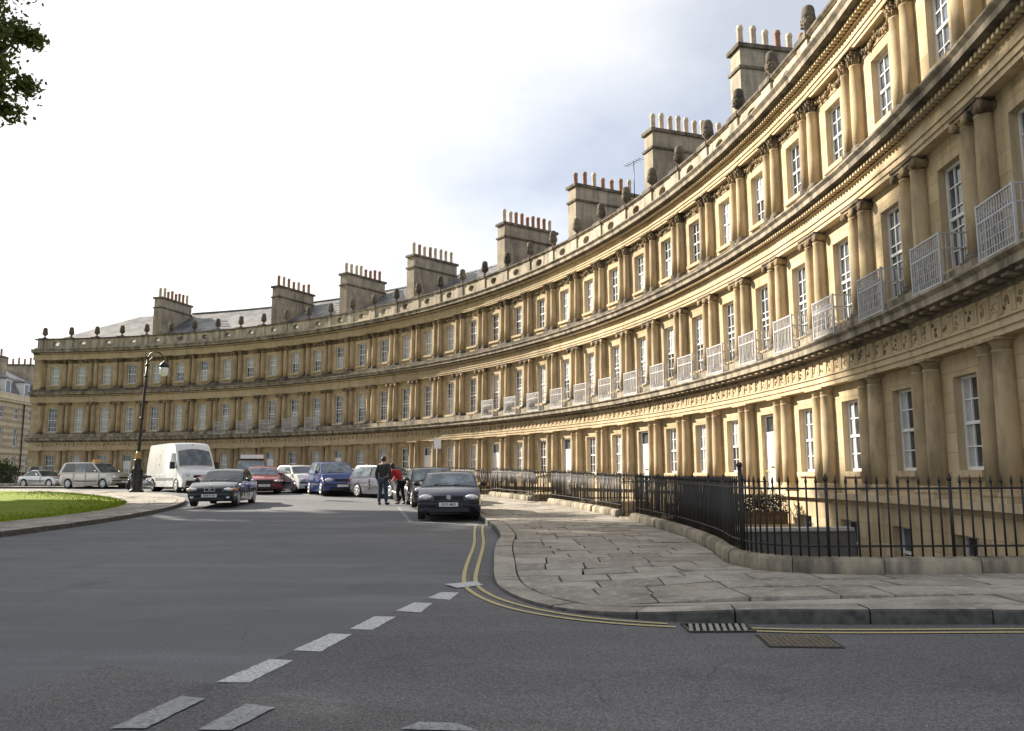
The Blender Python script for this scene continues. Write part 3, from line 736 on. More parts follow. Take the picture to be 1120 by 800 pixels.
def balcony_mesh(style):
    """white iron balcony: a box cage on the cornice"""
    mb = MB(); x0, x1, w_, h_ = -.66, -.17, .53, .86
    def barv(x, y, z0, z1, t_=.011): mb.box(x-t_, x+t_, y-t_, y+t_, z0, z1)
    for z in (.05, h_*.70, h_):
        mb.box(x0-.014, x0+.014, -w_, w_, z-.014, z+.014)
        for y in (-w_, w_): mb.box(x0+.014, x1, y-.012, y+.012, z-.012, z+.012)
    for y in (-w_, w_): barv(x0, y, 0, h_+.03, .018)
    n = 12 if style == 'bars' else 14
    if style == 'lattice':
        for k in range(-7, 15):
            for sgn in (1, -1):
                ya = -w_+k*.12*1.0; pts = []
                y0, y1 = (ya, ya+h_*.78) ; z0, z1 = .05, h_
                if sgn < 0: y0, y1 = -y0, -y1
                # clip to the cage
                def cl(y0, z0, y1, z1):
                    t0, t1 = 0., 1.
                    d = y1-y0
                    for lim, sg in ((-w_, 1), (w_, -1)):
                        f0, f1 = (y0-lim)*sg, (y1-lim)*sg
                        if f0 < 0 and f1 < 0: return None
                        if f0 < 0: t0 = max(t0, f0/(f0-f1))
                        elif f1 < 0: t1 = min(t1, f0/(f0-f1))
                    if t1 - t0 < .05: return None
                    return (y0+d*t0, z0+(z1-z0)*t0, y0+d*t1, z0+(z1-z0)*t1)
                c = cl(y0, z0, y1, z1)
                if c: mb.tube([(x0, c[0], c[1]), (x0, c[2], c[3])], .010, 4)
    else:
        for k in range(1, n):
            y = -w_+2*w_*k/n; barv(x0, y, .05, h_, .007)
        if style == 'ornate':
            for k in range(n-1):
                y = -w_+2*w_*(k+1)/n
                for z in (.16, .30, .44, .58): mb.box(x0-.007, x0+.007, y-.03, y+.03, z-.008, z+.008)
            mb.lathe([(.085, -.01), (.085, .01), (.06, .01), (.06, -.01)], (x0, 0, h_*.42), 14, 0, True, 'x', False)
            for k in range(n): 
                y = -w_+2*w_*(k+.5)/n; mb.tube([(x0, y-.03, h_*.70), (x0, y, h_*.80), (x0, y+.03, h_*.70)], .007, 4)
        for y in (-w_, w_):
            for k in range(1, 5): barv(x0+(x1-x0)*k/5, y, .05, h_, .0085)
    mb.box(x0-.02, x1, -w_-.02, w_+.02, -.02, .012)
    return mb.mesh('balcony', [M['whiteiron']])
BALC = {k: balcony_mesh(k) for k in ('lattice', 'bars', 'ornate')}
def finial_mesh():
    mb = MB(); mb.box(-.13, .13, -.13, .13, 0, .10, 4)
    mb.lathe([(.12, .10), (.07, .13), (.06, .20), (.075, .235), (.13, .27), (.205, .36), (.235, .46), (.235, .55), (.205, .60), (.215, .605), (.20, .72), (.195, .84), (.165, .92), (.10, .97), (.03, .985), (.0, .985)], n=14, mat=4)
    for k in range(26):                                    # scales of the acorn cup
        a = k*2.4; z = .34+.24*(k/26); mb.sphere((.20*math.cos(a)+.02*math.cos(a), .22*math.sin(a), z), .035, 6, 4)
    return mb.mesh('acorn_finial', STONE)
FIN = finial_mesh()
def swag_mesh(seed):
    mb = MB(); rr = random.Random(seed); w_ = bayedge(WX)-.40
    for k in range(46):
        y = -w_ + 2*w_*k/45; z = .16 - .10*math.sin(PI*(k % 23)/22) + rr.uniform(-.05, .05)
        mb.sphere((rr.uniform(-.07, -.02), y, z), (rr.uniform(.03, .06), rr.uniform(.025, .05), rr.uniform(.03, .06)), 6, 3)
    mb.box(-.015, 0, -w_, w_, -.02, .27, 3)
    return mb.mesh('carved_swag', STONE)
SWAG = [swag_mesh(k) for k in range(3)]
def door_meshes():
    mb = MB(); mb.box(-.05, 0, -.365, .365, .02, 2.05)
    for y0, y1 in ((-.30, -.04), (.04, .30)):
        for z0, z1 in ((.14, .62), (.72, 1.25), (1.35, 1.93)):
            for (a, b, c, d) in ((y0, y1, z0, z0+.02), (y0, y1, z1-.02, z1), (y0, y0+.02, z0, z1), (y1-.02, y1, z0, z1)): mb.box(-.062, -.0505, a, b, c, d)
    d = mb.mesh('front_door', [M['white']])
    mb = MB(); mb.sphere((-.10, .26, 1.02), .035, 8); mb.box(-.075, -.055, -.10, .10, 1.12, 1.16); k = mb.mesh('door_knob', [plain('brass', (.6, .42, .12), .25, 1, .05)])
    mb = MB(); mb.box(-.06, .02, -.395, -.365, 0, 2.58); mb.box(-.06, .02, .365, .395, 0, 2.58); mb.box(-.06, .02, -.365, .365, 2.05, 2.11); mb.box(-.06, .02, -.365, .365, 2.53, 2.58)
    f_ = mb.mesh('door_frame', [M['white']])
    mb = MB(); mb.face([(-.01, -.365, 2.11), (-.01, .365, 2.11), (-.01, .365, 2.53), (-.01, -.365, 2.53)][::-1]); p = mb.mesh('fanlight', [M['glass']])
    return d, k, f_, p
DOOR = door_meshes()
POT = []
for m_, h_ in ((M['potclay'], .84), (M['potbuff'], .88), (M['potclay'], .70), (M['potbuff'], .80)):
    mb = MB(); mb.lathe([(.125, 0), (.11, .08), (.10, h_*.8), (.12, h_*.84), (.12, h_*.9), (.102, h_*.93), (.102, h_), (.08, h_), (.08, h_*.7)], n=12, caps=True); POT.append(mb.mesh('chimney_pot', [m_]))
def stack_mesh(top):
    mb = MB(); z0 = H+9.9; z1 = H+top; x0, x1, w_ = 1.0, 4.75, .36
    mb.box(x0, x1, -w_, w_, z0, z1-.86, 0); mb.box(x0-.06, x1+.06, -w_-.06, w_+.06, z1-.90, z1-.80, 1)
    mb.box(x0+.02, x1-.02, -w_+.02, w_-.02, z1-.80, z1-.12, 0); mb.box(x0-.08, x1+.08, -w_-.08, w_+.08, z1-.14, z1, 1)
    return mb.mesh('chimney_stack', [M['chimney'], M['darkstone']])
def roof_mesh(n, hip0=False, hip1=False, drop=0):
    mb = MB(); a0, a1 = n/2*DTH, -n/2*DTH; K = n*3
    xe, xr, xb = .10, 5.4, 11.0; ze, zr, zb = H+10.35, H+13.55-drop, H+10.2
    def pt(x, a, z): return ((R+x)*math.cos(a)-R, (R+x)*math.sin(a), z)
    for k in range(K):
        u, v = a0+(a1-a0)*k/K, a0+(a1-a0)*(k+1)/K
        ru = 1; hu = hv = None
        def rr(a):
            x, z = xr, zr
            d = (a0 + .9/R*1.0 - a)*R if hip0 else 99
            if hip1: d = min(d, (a - a1 + .9/R)*R)
            if d < 5.3: f = max(0, d/5.3); x, z = xe+(xr-xe)*f, ze+(zr-ze)*f
            return x, z
        (xu, zu), (xv, zv) = rr(u), rr(v); su, sv = u*R, v*R
        mb.face([pt(xe, u, ze), pt(xu, u, zu), pt(xv, v, zv), pt(xe, v, ze)][::-1], 0, False, [(su, 0), (su, math.hypot(xu-xe, zu-ze)), (sv, math.hypot(xv-xe, zv-ze)), (sv, 0)][::-1])
        mb.face([pt(xu, u, zu), pt(xb, u, zb), pt(xb, v, zb), pt(xv, v, zv)][::-1], 0, False, [(su, 0), (su, 6), (sv, 6), (sv, 0)][::-1])
    if not (hip0 or hip1):
        pass
    mb.face([pt(xe, a0, ze), pt(xr if not hip0 else xe, a0, zr if not hip0 else ze), pt(xb, a0, zb)], 0, False, [(0, 0), (1, 1), (2, 0)])
    mb.face([pt(xe, a1, ze), pt(xr, a1, zr), pt(xb, a1, zb)], 0, False, [(0, 0), (1, 1), (2, 0)])
    for k in range(K if not (hip0 or hip1) else 0):                                   # ridge tiles
        u, v = a0+(a1-a0)*k/K, a0+(a1-a0)*(k+.94)/K
        mb.hexa([pt(x, a, z) for z in (zr-.03, zr+.07) for a in (u, v) for x in (xr-.12, xr+.12)], 1)
    return mb.mesh('roof', [M['slate'], M['lead']])
def base_mesh(n, door, deep):
    """plinth course under the columns and the basement wall behind the area"""
    mb = MB(); PR = [(-.2, -.56, 1), (-.56, -.56, 1), (-.60, -.52, 1), (-.60, -.46, 1), (-.56, -.432, 1), (-.2, -.431, 1)]
    for k in range(n):
        al = -(k-(n-1)/2)*DTH; X = xform(al)
        def bx(x0, x1, y0, y1, z0, z1, m): mb.hexa([X((x, y, z+H)) for z in (z0, z1) for y in (y0, y1) for x in (x0, x1)], m)
        ye = bayedge(-.42)
        spans = [(-ye, ye)] if k != door else [(-ye, -.55), (.55, ye)]
        for a, b in spans: bx(-.50, -.05, a, b, -.56, -.432, 1)
        f = -.34
        ops = k != door
        yb = bayedge(f)
        def q(y0, y1, z0, z1, m=0): mb.face([X((f, y0, z0+H)), X((f, y0, z1+H)), X((f, y1, z1+H)), X((f, y1, z0+H))], m)
        if ops:
            wb, z0, z1 = .40, -2.0, -1.0
            q(-yb, -wb, -4.2, -.56); q(wb, yb, -4.2, -.56); q(-wb, wb, -4.2, z0); q(-wb, wb, z1, -.56)
            for y in (-wb, wb): mb.face([X((f, y, z0+H)), X((f+.3, y, z0+H)), X((f+.3, y, z1+H)), X((f, y, z1+H))], 1)
            mb.face([X((f, -wb, z1+H)), X((f, wb, z1+H)), X((f+.3, wb, z1+H)), X((f+.3, -wb, z1+H))], 1); mb.face([X((f, -wb, z0+H)), X((f, wb, z0+H)), X((f+.3, wb, z0+H)), X((f+.3, -wb, z0+H))], 1)
        else: q(-yb, yb, -4.2, -.95)
        if not ops: 
            for a, b in ((-yb, -.55), (.55, yb)): q(a, b, -.95, -.56)
    return mb
CACHE = {}
def cached(key, fn):
    if key not in CACHE: CACHE[key] = fn()
    return CACHE[key]

def house(i0, n, door, top, label, balc, first=False, last=False, ponly=False, seed=0):
    """bays i0 .. i0+n-1 of the ring; door counts from 0"""
    global DTH
    DTH = .0485 if i0 >= 31 else .0468 if i0 >= 28 else .0458
    ac = th(i0 + (n-1)/2); rr = random.Random(seed)
    hs = thing('terraced_house', label, 'house', (*pol(R, ac), 0), ac, 'houses of the curved stone terrace')
    t0 = .010*2 if first else 0; t1 = .008 if last else 0
    wm = wall_mesh(n, door)
    for flag, sg, t_ in ((first, 1, .0135), (last, -1, .008)):
        if flag:                                              # end return of the terrace
            a = sg*(n/2)*DTH; b = a + sg*t_
            P = lambda r_, a_, z: ((R+r_)*math.cos(a_)-R, (R+r_)*math.sin(a_), z)
            zb, zt = H-3, H+9.97
            wm.face([P(WX, a, zb), P(WX, b, zb), P(WX, b, zt), P(WX, a, zt)]); wm.face([P(WX, b, zb), P(11, b, zb), P(11, b, zt), P(WX, b, zt)])
            wm.face([P(.05, b, zt), P(11, b, zt), P(11, b, H+10.7), P(.05, b, H+10.7)])
    back = (n/2)*DTH
    P = lambda r_, a_, z: ((R+r_)*math.cos(a_)-R, (R+r_)*math.sin(a_), z)
    mb = MB(); mb.face([P(11, back, 0), P(11, -back, 0), P(11, -back, H+10.2), P(11, back, H+10.2)]); mb.build('rear_wall', STONE, hs)
    wm.face([P(.8, back, H-3), P(.8, -back, H-3), P(.8, -back, H+9.9), P(.8, back, H+9.9)], 4) if False else None
    wm.build('wall', STONE, hs)
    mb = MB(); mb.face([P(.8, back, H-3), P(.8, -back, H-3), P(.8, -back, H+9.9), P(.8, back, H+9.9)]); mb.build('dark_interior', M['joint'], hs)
    bs = base_mesh(n, door, True); bs.build('basement_wall', STONE, hs)
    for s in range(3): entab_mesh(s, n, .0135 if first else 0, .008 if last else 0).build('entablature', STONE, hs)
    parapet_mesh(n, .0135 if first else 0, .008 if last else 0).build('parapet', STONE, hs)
    rf = obj('roof', roof_mesh(n, first, False), hs)
    X0 = xform((n/2)*DTH)
    if top:                                            # the stack stands on the party wall before the first bay
        al = (n/2)*DTH - .35*DTH*.0; p = xform(al)((0, 0, 0))
        st = obj('chimney_stack', stack_mesh(top), hs, (p[0], p[1], 0), al)
        npot = rr.choice((7, 8, 9, 8))
        for k in range(npot):
            m_ = POT[rr.choice((0, 0, 1, 2, 3)) if seed not in (7, 8) else rr.choice((1, 3, 1, 0))]
            obj('chimney_pot', m_, st, (1.25 + k*3.25/(npot-1), rr.uniform(-.03, .03), H+top-.03), rr.uniform(0, 3))
    for k in range(n):
        i = i0 + k; al = -(k-(n-1)/2)*DTH; X = xform(al)
        for s in range(3):
            cm, km, zb, ch = COLS[s]
            for sg in (-1, 1):
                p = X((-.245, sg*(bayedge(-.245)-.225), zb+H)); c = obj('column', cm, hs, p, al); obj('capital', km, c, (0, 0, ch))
            if s == 0 and k == door:
                p = X((0.0, 0, H-.95)); d = obj('front_door', DOOR[0], hs, p, al); obj('door_knob', DOOR[1], d); obj('door_frame', DOOR[2], d); obj('fanlight', DOOR[3], d); continue
            z0 = Z_OPEN[s][0] + H
            wdw = obj('window', SASH[s], hs, X((0, 0, z0)), al); obj('pane', PANE[s], wdw)
            obj('sill', SILL, wdw)
            r_ = rr.random()
            if i >= 30 and s == 0: kind = 'drapes'
            elif i >= 30: kind = None
            elif s == 1: kind = 'blind' if r_ < .15 else 'half' if r_ < .28 else 'net' if r_ < .58 else 'drapes' if r_ < .7 else None
            else: kind = 'blind' if r_ < .18 else 'net' if r_ < .48 else 'half' if r_ < .60 else 'drapes' if r_ < .7 else None
            if kind: obj('curtain', CURT[(s, kind)], wdw)
            if s == 1 and balc.get(i): obj('balcony', BALC[balc[i]], hs, X((0, 0, H+3.03)), al)
        if k != door and i >= 26:
            bw = obj('basement_window', SASH[3], hs, X((-.13, 0, H-2.0)), al); obj('pane', PANE[3], bw)
        obj('carved_swag', SWAG[i % 3], hs, X((WX-.003, 0, H+8.80)), al)
    tint = rr.choice(((1, 1, 1), (1.06, 1.05, 1.04), (.90, .89, .88), (1.0, .97, .93), (.94, .93, .94), (1.08, 1.07, 1.08)))
    for k in range(n + (1 if last else 0)):
        obj('acorn_finial', FIN, hs, xform((n/2-k)*DTH)((-.09, 0, H+10.84)), rr.uniform(0, 3)).scale = (.82, .82, .9)
    for o in hs.children_recursive: o.color = (*tint, 1)
    return hs
B = {}
for i in range(7, 9): B[i] = 'bars'
for i in (9, 10, 11): B[i] = 'bars'
B[19] = 'lattice'; B[20] = 'lattice'; B[21] = 'lattice'
for i in range(22, 28): B[i] = 'bars'
B[28] = 'bars'; B[29] = 'bars'; B[30] = 'bars'
for i in range(31, 35): B[i] = 'ornate'
HOUSES = [
 (0, 4, 3, None, 'end house of the curved stone terrace at its far tip, with a hipped slate roof'),
 (4, 5, None, 14.1, 'five-bay curved stone house directly behind the white van'),
 (9, 3, 0, 14.0, 'curved stone house behind the red saloon and white hatchback with low white balconies upstairs'),
 (12, 3, 0, 14.05, 'curved stone house directly behind the blue hatchback, white door and no balconies'),
 (15, 4, 1, 14.15, 'four-bay curved stone house behind the two people in the road, without any balconies'),
 (19, 3, 0, 14.1, 'curved stone house with diamond lattice white balconies behind the dark blue hatchback'),
 (22, 3, 0, 14.2, 'sunlit curved stone house with open white door and an aerial on its chimney'),
 (25, 3, 0, 14.3, 'sunlit curved stone house with the second chimney counted from the near end of the terrace'),
 (28, 3, 1, 14.4, 'curved stone house where sunlight ends and shade begins, clipped hedge beside its white door'),
 (31, 4, None, None, 'nearest shaded house of the terrace behind the corner railings, with ornate white balcony cages'),
]
HS = []
for j, (i0, n, door, top, label) in enumerate(HOUSES):
    HS.append(house(i0, n, door, top, label, B, first=(j == 0), last=(j == len(HOUSES)-1), seed=j))

# roof aerials belong to their house
def aerial(hs, x, y, z, h_, yagi=True, rz=0):
    mb = MB(); mb.tube([(0, 0, 0), (0, 0, h_)], .022, 5)
    mb.tube([(-.1, -.6, h_-.05), (.1, .75, h_-.02)], .016, 4)
    for k in range(6): 
        y_ = -.55+k*.22; mb.tube([(-.22, y_, h_-.04), (.22, y_, h_-.04)], .011, 4)
    mb.build('roof_aerial', M['iron'], hs, (x, y, z), rz)
aerial(HS[3], 4.9, -.6, H+13.3, 2.0, rz=1.4); aerial(HS[6], 4.4, 3.2, H+14.0, 1.9, rz=.2); aerial(HS[2], 5.5, -1.5, H+13.3, 1.3, rz=.8); aerial(HS[4], 5.3, 0, H+13.3, 1.2, rz=2)
# a lower stack showing over the ridge of the third house and one further along
for hs, yy in ((HS[2], -1.0), (HS[4], -1.6)):
    mb = MB(); mb.box(-.5, .5, -.36, .36, 0, 1.1, 0); mb.box(-.58, .58, -.43, .43, 1.1, 1.22, 1); st = mb.build('chimney_stack', [M['chimney'], M['darkstone']], hs, (6.6, yy, H+12.7), 1.2)
    for k in range(5): obj('chimney_pot', POT[0], st, (-.42+k*.21, 0, 1.2))

# ---- the sunken area, its floor, front wall, railings
ar = MB()
def rz_(r, t, z): p = pol(r, t); return (p[0], p[1], z)
T = np.linspace(1.53, 0.0, 80)
ar.grid([[rz_(44.32, t, G(pol(44.32, t)[1])+.08), rz_(44.32, t, -2.9)] for t in T], 0, False)
ar.grid([[rz_(44.3, t, -2.85), rz_(48.3, t, -2.85)] for t in T], 1, False)
nose = [(p.x+.16, p.y+.16) for p in RP if p.y < CY]
ar.grid([[(x, y_, .1), (x, y_, -2.9)] for x, y_ in nose + [(9, 10.5)]], 0, False)
ar.face([(3, 9.9, -2.85), (12, 9.9, -2.85), (12, 16, -2.85), (3, 16, -2.85)], 1)
tag(ar.build('basement_area_walls', [M['ashlar'], M['joint']]), kind='structure')
# cross wall with a pale coping in the area
cw = thing('area_cross_wall', 'low grey rendered wall with white coping crossing the sunken area behind the corner railings', 'wall', (*pol(46.2, th(31.05)), -2.85), th(31.05))
mb = MB(); mb.box(-1.85, 2.0, -.12, .12, 0, 2.98); mb.build('wall', plain('grey_render', (.20, .195, .185), .9, var=.2, scale=1.5), cw)
mb = MB(); mb.box(-1.86, 1.95, -.17, .17, 2.985, 3.06); mb.build('coping', plain('white_coping', (.62, .61, .57), .8, var=.15), cw)

for j, (i0, n, door, top, label) in enumerate(HOUSES):
    if door is None: continue
    ad = th(i0+door); mb = MB(); p = pol(44.2, ad); gz = G(p[1])+PAVE
    X = lambda r_, y, z: (pol(r_, ad)[0]-math.sin(ad)*y, pol(r_, ad)[1]+math.cos(ad)*y, z)
    mb = MB()
    mb.hexa([(x, y, z) for z in (-.25, gz+.02-0) for y in (-.62, .62) for x in (-4.28, -.10)], 0)
    mb.build('entrance_bridge', [M['weathered']], HS[j], (R*math.cos(ad-th(i0+(n-1)/2))-R, R*math.sin(ad-th(i0+(n-1)/2)), 0), ad-th(i0+(n-1)/2))

def bar_mesh(h_, thick=.0125, spike=True):
    mb = MB(); mb.tube([(0, 0, 0), (0, 0, h_-.10)], thick, 6)
    if spike: mb.tube([(0, 0, h_-.11), (0, 0, h_-.08), (0, 0, h_)], [thick*1.0, thick*1.5, .002], 6)
    return mb.mesh('bar', [M['iron']])
BAR = bar_mesh(1.03); BARF = bar_mesh(1.03, .0155); BARB = bar_mesh(1.06, .021)
STH = .19
def railing_run(label, P, Nn, group, spacing=.132, dense_posts=(), stone=True):
    """one run of railing along a path (points .1 m apart): stones, rails, one object per bar"""
    p0 = P[len(P)//2]; base = thing('iron_railing', label, 'railing', (p0.x, p0.y, G(p0.y)+PAVE), 0, group)
    loc = lambda p, z: (p.x-p0.x, p.y-p0.y, z + G(p.y)-G(p0.y))
    k = 0
    while stone and k < len(P)-2:
        e = min(k+random.randint(9, 14), len(P)-1)
        if len(P)-1-e < 4: e = len(P)-1
        mb = MB(); rows = []
        for j in range(k, e+1):
            p, n = P[j], Nn[j]; d = (P[min(j+1, len(P)-1)]-P[max(j-1, 0)]).normalized(); q = p + d*(.006 if j == k else -.006 if j == e else 0)
            a = lambda o_, z: loc(Vector((q.x+n.x*o_, q.y+n.y*o_)), z)
            rows.append([a(0, -.15), a(0, STH*.72), a(.03, STH*.92), a(.08, STH), a(.24, STH), a(.30, STH*.9), a(.32, -.15)])
        mb.grid(rows, 0, True, True, True); mb.build('kerb_stone', M['weathered'], base)
        k = e
    mb = MB()
    for z in (STH+.84, STH+.13):
        mb.tube([loc(Vector((p.x+n.x*.16, p.y+n.y*.16)), z) for p, n in list(zip(P, Nn))[::2]] + [loc(P[-1]+Nn[-1]*.16, z)], .014, 5)
    mb.build('rail', M['iron'], base)
    step = spacing/.1; x = step*.4; first = True; c = 0
    while x < len(P)-1:
        j = int(x); p = P[j].lerp(P[j+1], x-j); n = Nn[j]
        obj('bar', BARB if c % 12 == 4 else (BARF if p.y > 15.5 else BAR), base, loc(Vector((p.x+n.x*.16, p.y+n.y*.16)), STH-.02)); c += 1
        x += step
    return base
def arc_path(ia, ib):
    K = max(4, int(abs(ib-ia)*DTH*44.15/.1)); P = [Vector(pol(44.15, th(ia+(ib-ia)*k/K))) for k in range(K+1)]; return P, normals(P)
RLAB = ['black iron area railing far off behind the silver people carrier', 'black iron area railing behind the white van', 'black iron railing hidden behind the white hatchback', 'black iron area railing behind the blue hatchback',
 'black iron railing behind the dark cars and people', 'black iron area railing just beside the navy hatchback', 'black iron area railing in front of the sunlit house with the chimney aerial', 'black iron area railing along the middle of the pavement in front of the sunlit house', None, None]
for j, (i0, n, door, top, label) in enumerate(HOUSES):
    if j >= 8: continue
    a, b = i0-.46, i0+n-1+.46
    if door is None: runs = [(a, b)]
    else:
        d0, d1 = i0+door-.32, i0+door+.32; runs = [(u, v) for u, v in ((a, d0), (d1, b)) if v-u > .3]
    for q, (u, v) in enumerate(runs):
        P, Nn = arc_path(u, v)
        railing_run(RLAB[j] + ('' if len(runs) == 1 or q == 1 else ', the short run before the door'), P, Nn, 'area railings along the terrace', .125 if j >= 5 else .2)
P, Nn = arc_path(27.55, 28.66); railing_run('black iron area railing, short run just before the shaded door with the hedge', P, Nn, 'area railings along the terrace')
i_s = min(range(len(RP)), key=lambda k: (RP[k]-Vector(pol(44.15, th(29.34)))).length)
NEAR_P = RP[i_s:]; NEAR_N = RN[i_s:]
near = railing_run('long near black railing on rounded kerb stones, curving round the street corner', NEAR_P, NEAR_N, 'area railings along the terrace')
for j in (5, 6, 7, 8):                       # railings returning along both sides of each entrance bridge
    i0, n, door = HOUSES[j][:3]; a = th(i0+door); nm = ('farthest sunlit door', 'door under the aerial', 'middle sunlit door', 'shaded hedge door')[j-5]
    for sg in (-1, 1):
        e, f_ = Vector(pol(44.3, a)), Vector(pol(48.0, a)); d = (f_-e).normalized(); nn = Vector((-d.y, d.x))*sg*.60
        gz = G(e.y)+PAVE; br = thing('iron_railing', 'black railing on the %s side of the step to the %s' % ('near' if sg < 0 else 'far', nm), 'railing', (e.x+nn.x, e.y+nn.y, gz-.02), math.atan2(d.y, d.x), 'railings beside the entrance steps')
        mb = MB(); mb.tube([(0, 0, .98), (3.7, 0, .98)], .014, 5); mb.tube([(0, 0, .16), (3.7, 0, .16)], .014, 5); mb.build('rail', M['iron'], br)
        for k in range(27): obj('bar', BARB if k % 13 == 0 else BARF, br, (.06+k*.135, 0, .07))
# thick square-headed standard at the corner and stays
mb = MB(); mb.tube([(0, 0, 0), (0, 0, 1.14)], .03, 8); mb.sphere((0, 0, 1.17), .045, 8)
jc = min(range(len(NEAR_P)), key=lambda k: (NEAR_P[k]-Vector((2.98, 11.5))).length); pc = NEAR_P[jc]+NEAR_N[jc]*.16
mb.build('post', M['iron'], near, (pc.x-near.location.x, pc.y-near.location.y, STH-.02+G(pc.y)+PAVE-near.location.z))
# clipped hedge in a trough on the bridge of the shaded door
def leaf_cloud(pts, size, name, mat, parent=None, loc=(0, 0, 0), tone=None):
    n = len(pts); a = RNG.normal(size=(n, 3)); a /= np.linalg.norm(a, axis=1)[:, None]; b = np.cross(a, RNG.normal(size=(n, 3))); b /= np.linalg.norm(b, axis=1)[:, None]
    s = size*RNG.uniform(.6, 1.3, n)[:, None]; P = np.asarray(pts)
    c = np.cross(a, b)
    v = np.stack([P-b*s, P+a*s*.55+c*s*.12, P+b*s, P-a*s*.55+c*s*.12], 1).reshape(-1, 3)
    me = bpy.data.meshes.new(name); me.vertices.add(4*n); me.vertices.foreach_set('co', v.ravel()); me.loops.add(4*n); me.loops.foreach_set('vertex_index', np.arange(4*n))
    me.polygons.add(n); me.polygons.foreach_set('loop_start', np.arange(n)*4); me.polygons.foreach_set('loop_total', np.full(n, 4)); me.update()
    me.materials.append(mat); at = me.attributes.new('tone', 'FLOAT', 'FACE'); at.data.foreach_set('value', (tone if tone is not None else RNG.uniform(0, 1, n)).astype(np.float32))
    return obj(name, me, parent, loc)
hx, hy = pol(46.6, th(29.75)); gz = .12
hd = thing('hedge_trough', 'dark clipped hedge in a long brown trough beside the shaded white door', 'planter', (hx, hy, gz), th(29.75))
mb = MB(); mb.box(-1.5, 1.3, -.22, .22, 0, .26); mb.box(-1.53, 1.33, -.25, .25, .26, .30); mb.build('trough', plain('brown_wood', (.12, .075, .04), .8, var=.4, scale=5), hd)
pts = np.stack([RNG.uniform(-1.5, 1.3, 3500), RNG.uniform(-.26, .26, 3500), RNG.uniform(.3, .72, 3500)], 1); leaf_cloud(pts, .035, 'foliage', leafm('dry_hedge', (.018, .016, .008), (.05, .045, .02)), hd)
mb = MB(); mb.box(-2.2, 1.6, -.35, .35, -.12, -.01); mb.build('shelf_slab', M['ashlar'], hd)

# ------------------------------------------------------------------ plane trees on the green (the leafy edge at the photo's upper left, and the shade on the road)
EDGE = [(7.07, 0, 18.66), (7.43, 0, 18.43), (7.69, 0, 18.65), (7.87, 0, 18.13), (7.35, 0, 17.69), (7.64, 0, 17.55), (7.18, 0, 17.18), (7.38, 0, 16.37), (7.74, 0, 16.23), (8.07, 0, 15.94), (7.65, 0, 15.57), (7.94, 0, 15.36), (7.33, 0, 15.36), (7.56, 0, 15.00)]   # twigs that reach furthest towards the terrace
def plane_tree(label, x, y, h, crown_r, zlo, nclump, nleaf, leaf, seed, extra=()):
    g0 = G(y)+.15; rr = np.random.default_rng(seed); rnd = random.Random(seed)
    tr = thing('plane_tree', label, 'tree', (x, y, g0), 0, 'plane trees on the green')
    zc = (zlo+h)/2; rz = (h-zlo)/2
    cl = []
    while len(cl) < nclump:
        d = rr.normal(size=3); d /= np.linalg.norm(d); q = rr.uniform(.35, 1.0)**.5
        if extra and d[0]*crown_r*q > (5.7 if zc+d[2]*rz*q > 15.6 else 4.1): continue
        cl.append((d[0]*crown_r*q*rr.uniform(.8, 1.08), d[1]*crown_r*q*rr.uniform(.8, 1.08), zc+d[2]*rz*q))
    for e_ in extra: cl[:0] = [(e_[0]-.5+rr.uniform(-.2, .2), e_[1]+rr.uniform(-2, 2), e_[2]+rr.uniform(-.2, .2)), (e_[0]-2.0, e_[1]+rr.uniform(-2, 2), e_[2]+rr.uniform(-.5, .9))]
    nclump = len(cl); cl = np.array(cl)
    mb = MB()
    mb.tube([(0, 0, -.1), (.1, .05, zlo*.4), (-.05, .1, zlo*.8), (.1, 0, zc)], [.75, .58, .5, .3], 10)
    for k in range(0, nclump, max(1, nclump//34)):
        c = cl[k]; s0 = Vector((0, 0, rnd.uniform(zlo*.55, zc*.95))); e = Vector(c); m = s0.lerp(e, .5) + Vector((rnd.uniform(-.6, .6), rnd.uniform(-.6, .6), .5+rnd.uniform(0, .8)))
        mb.tube([s0, s0.lerp(m, .6), m, m.lerp(e, .55), e], [.2, .15, .11, .07, .03], 6)
    mb.build('trunk', M['bark'], tr)
    per = nleaf//nclump
    pts = np.repeat(cl, per, 0); sig = np.repeat(np.where(np.arange(nclump) < 2*len(extra), .27, rr.uniform(.35, .75, nclump))*(1 if leaf < .2 else 1.25), per)
    pts = pts + rr.normal(size=pts.shape)*sig[:, None]*np.array([1, 1, .62])
    tone = np.clip(np.repeat(rr.uniform(0, 1, nclump), per)*.6 + rr.uniform(0, .5, len(pts)), 0, 1)
    leaf_cloud(pts, leaf, 'crown', M['leaf'], tr, tone=tone)
    return tr
plane_tree('tall plane tree whose leafy edge hangs in at the upper left corner', -26.3, 29.0, 30.5, 6.6, 8.0, 380, 120000, .125, 3, EDGE)
plane_tree('tall plane tree on the green, shading the lawn behind the first one', -36.0, 39.3, 33, 7.0, 8, 150, 34000, .34, 4)
plane_tree('tall plane tree at the middle of the green, shading the open road', -31, 15.5, 26, 8.6, 7, 120, 26000, .42, 5)
plane_tree('tall plane tree nearest the road junction, shading the foreground asphalt', -28, 2.5, 24, 8.6, 6, 120, 26000, .42, 6)
plane_tree('tall plane tree at the far back of the green', -37, 24.5, 27.5, 8.4, 6, 120, 26000, .42, 8)

# ------------------------------------------------------------------ far buildings beyond the tip of the terrace
fb = thing('bath_stone_terrace', 'pale stone building with slate mansard and chimneys seen past the left tip of the terrace', 'building', (-52.6, 84.0, .5), math.atan2(1.0, -.12))
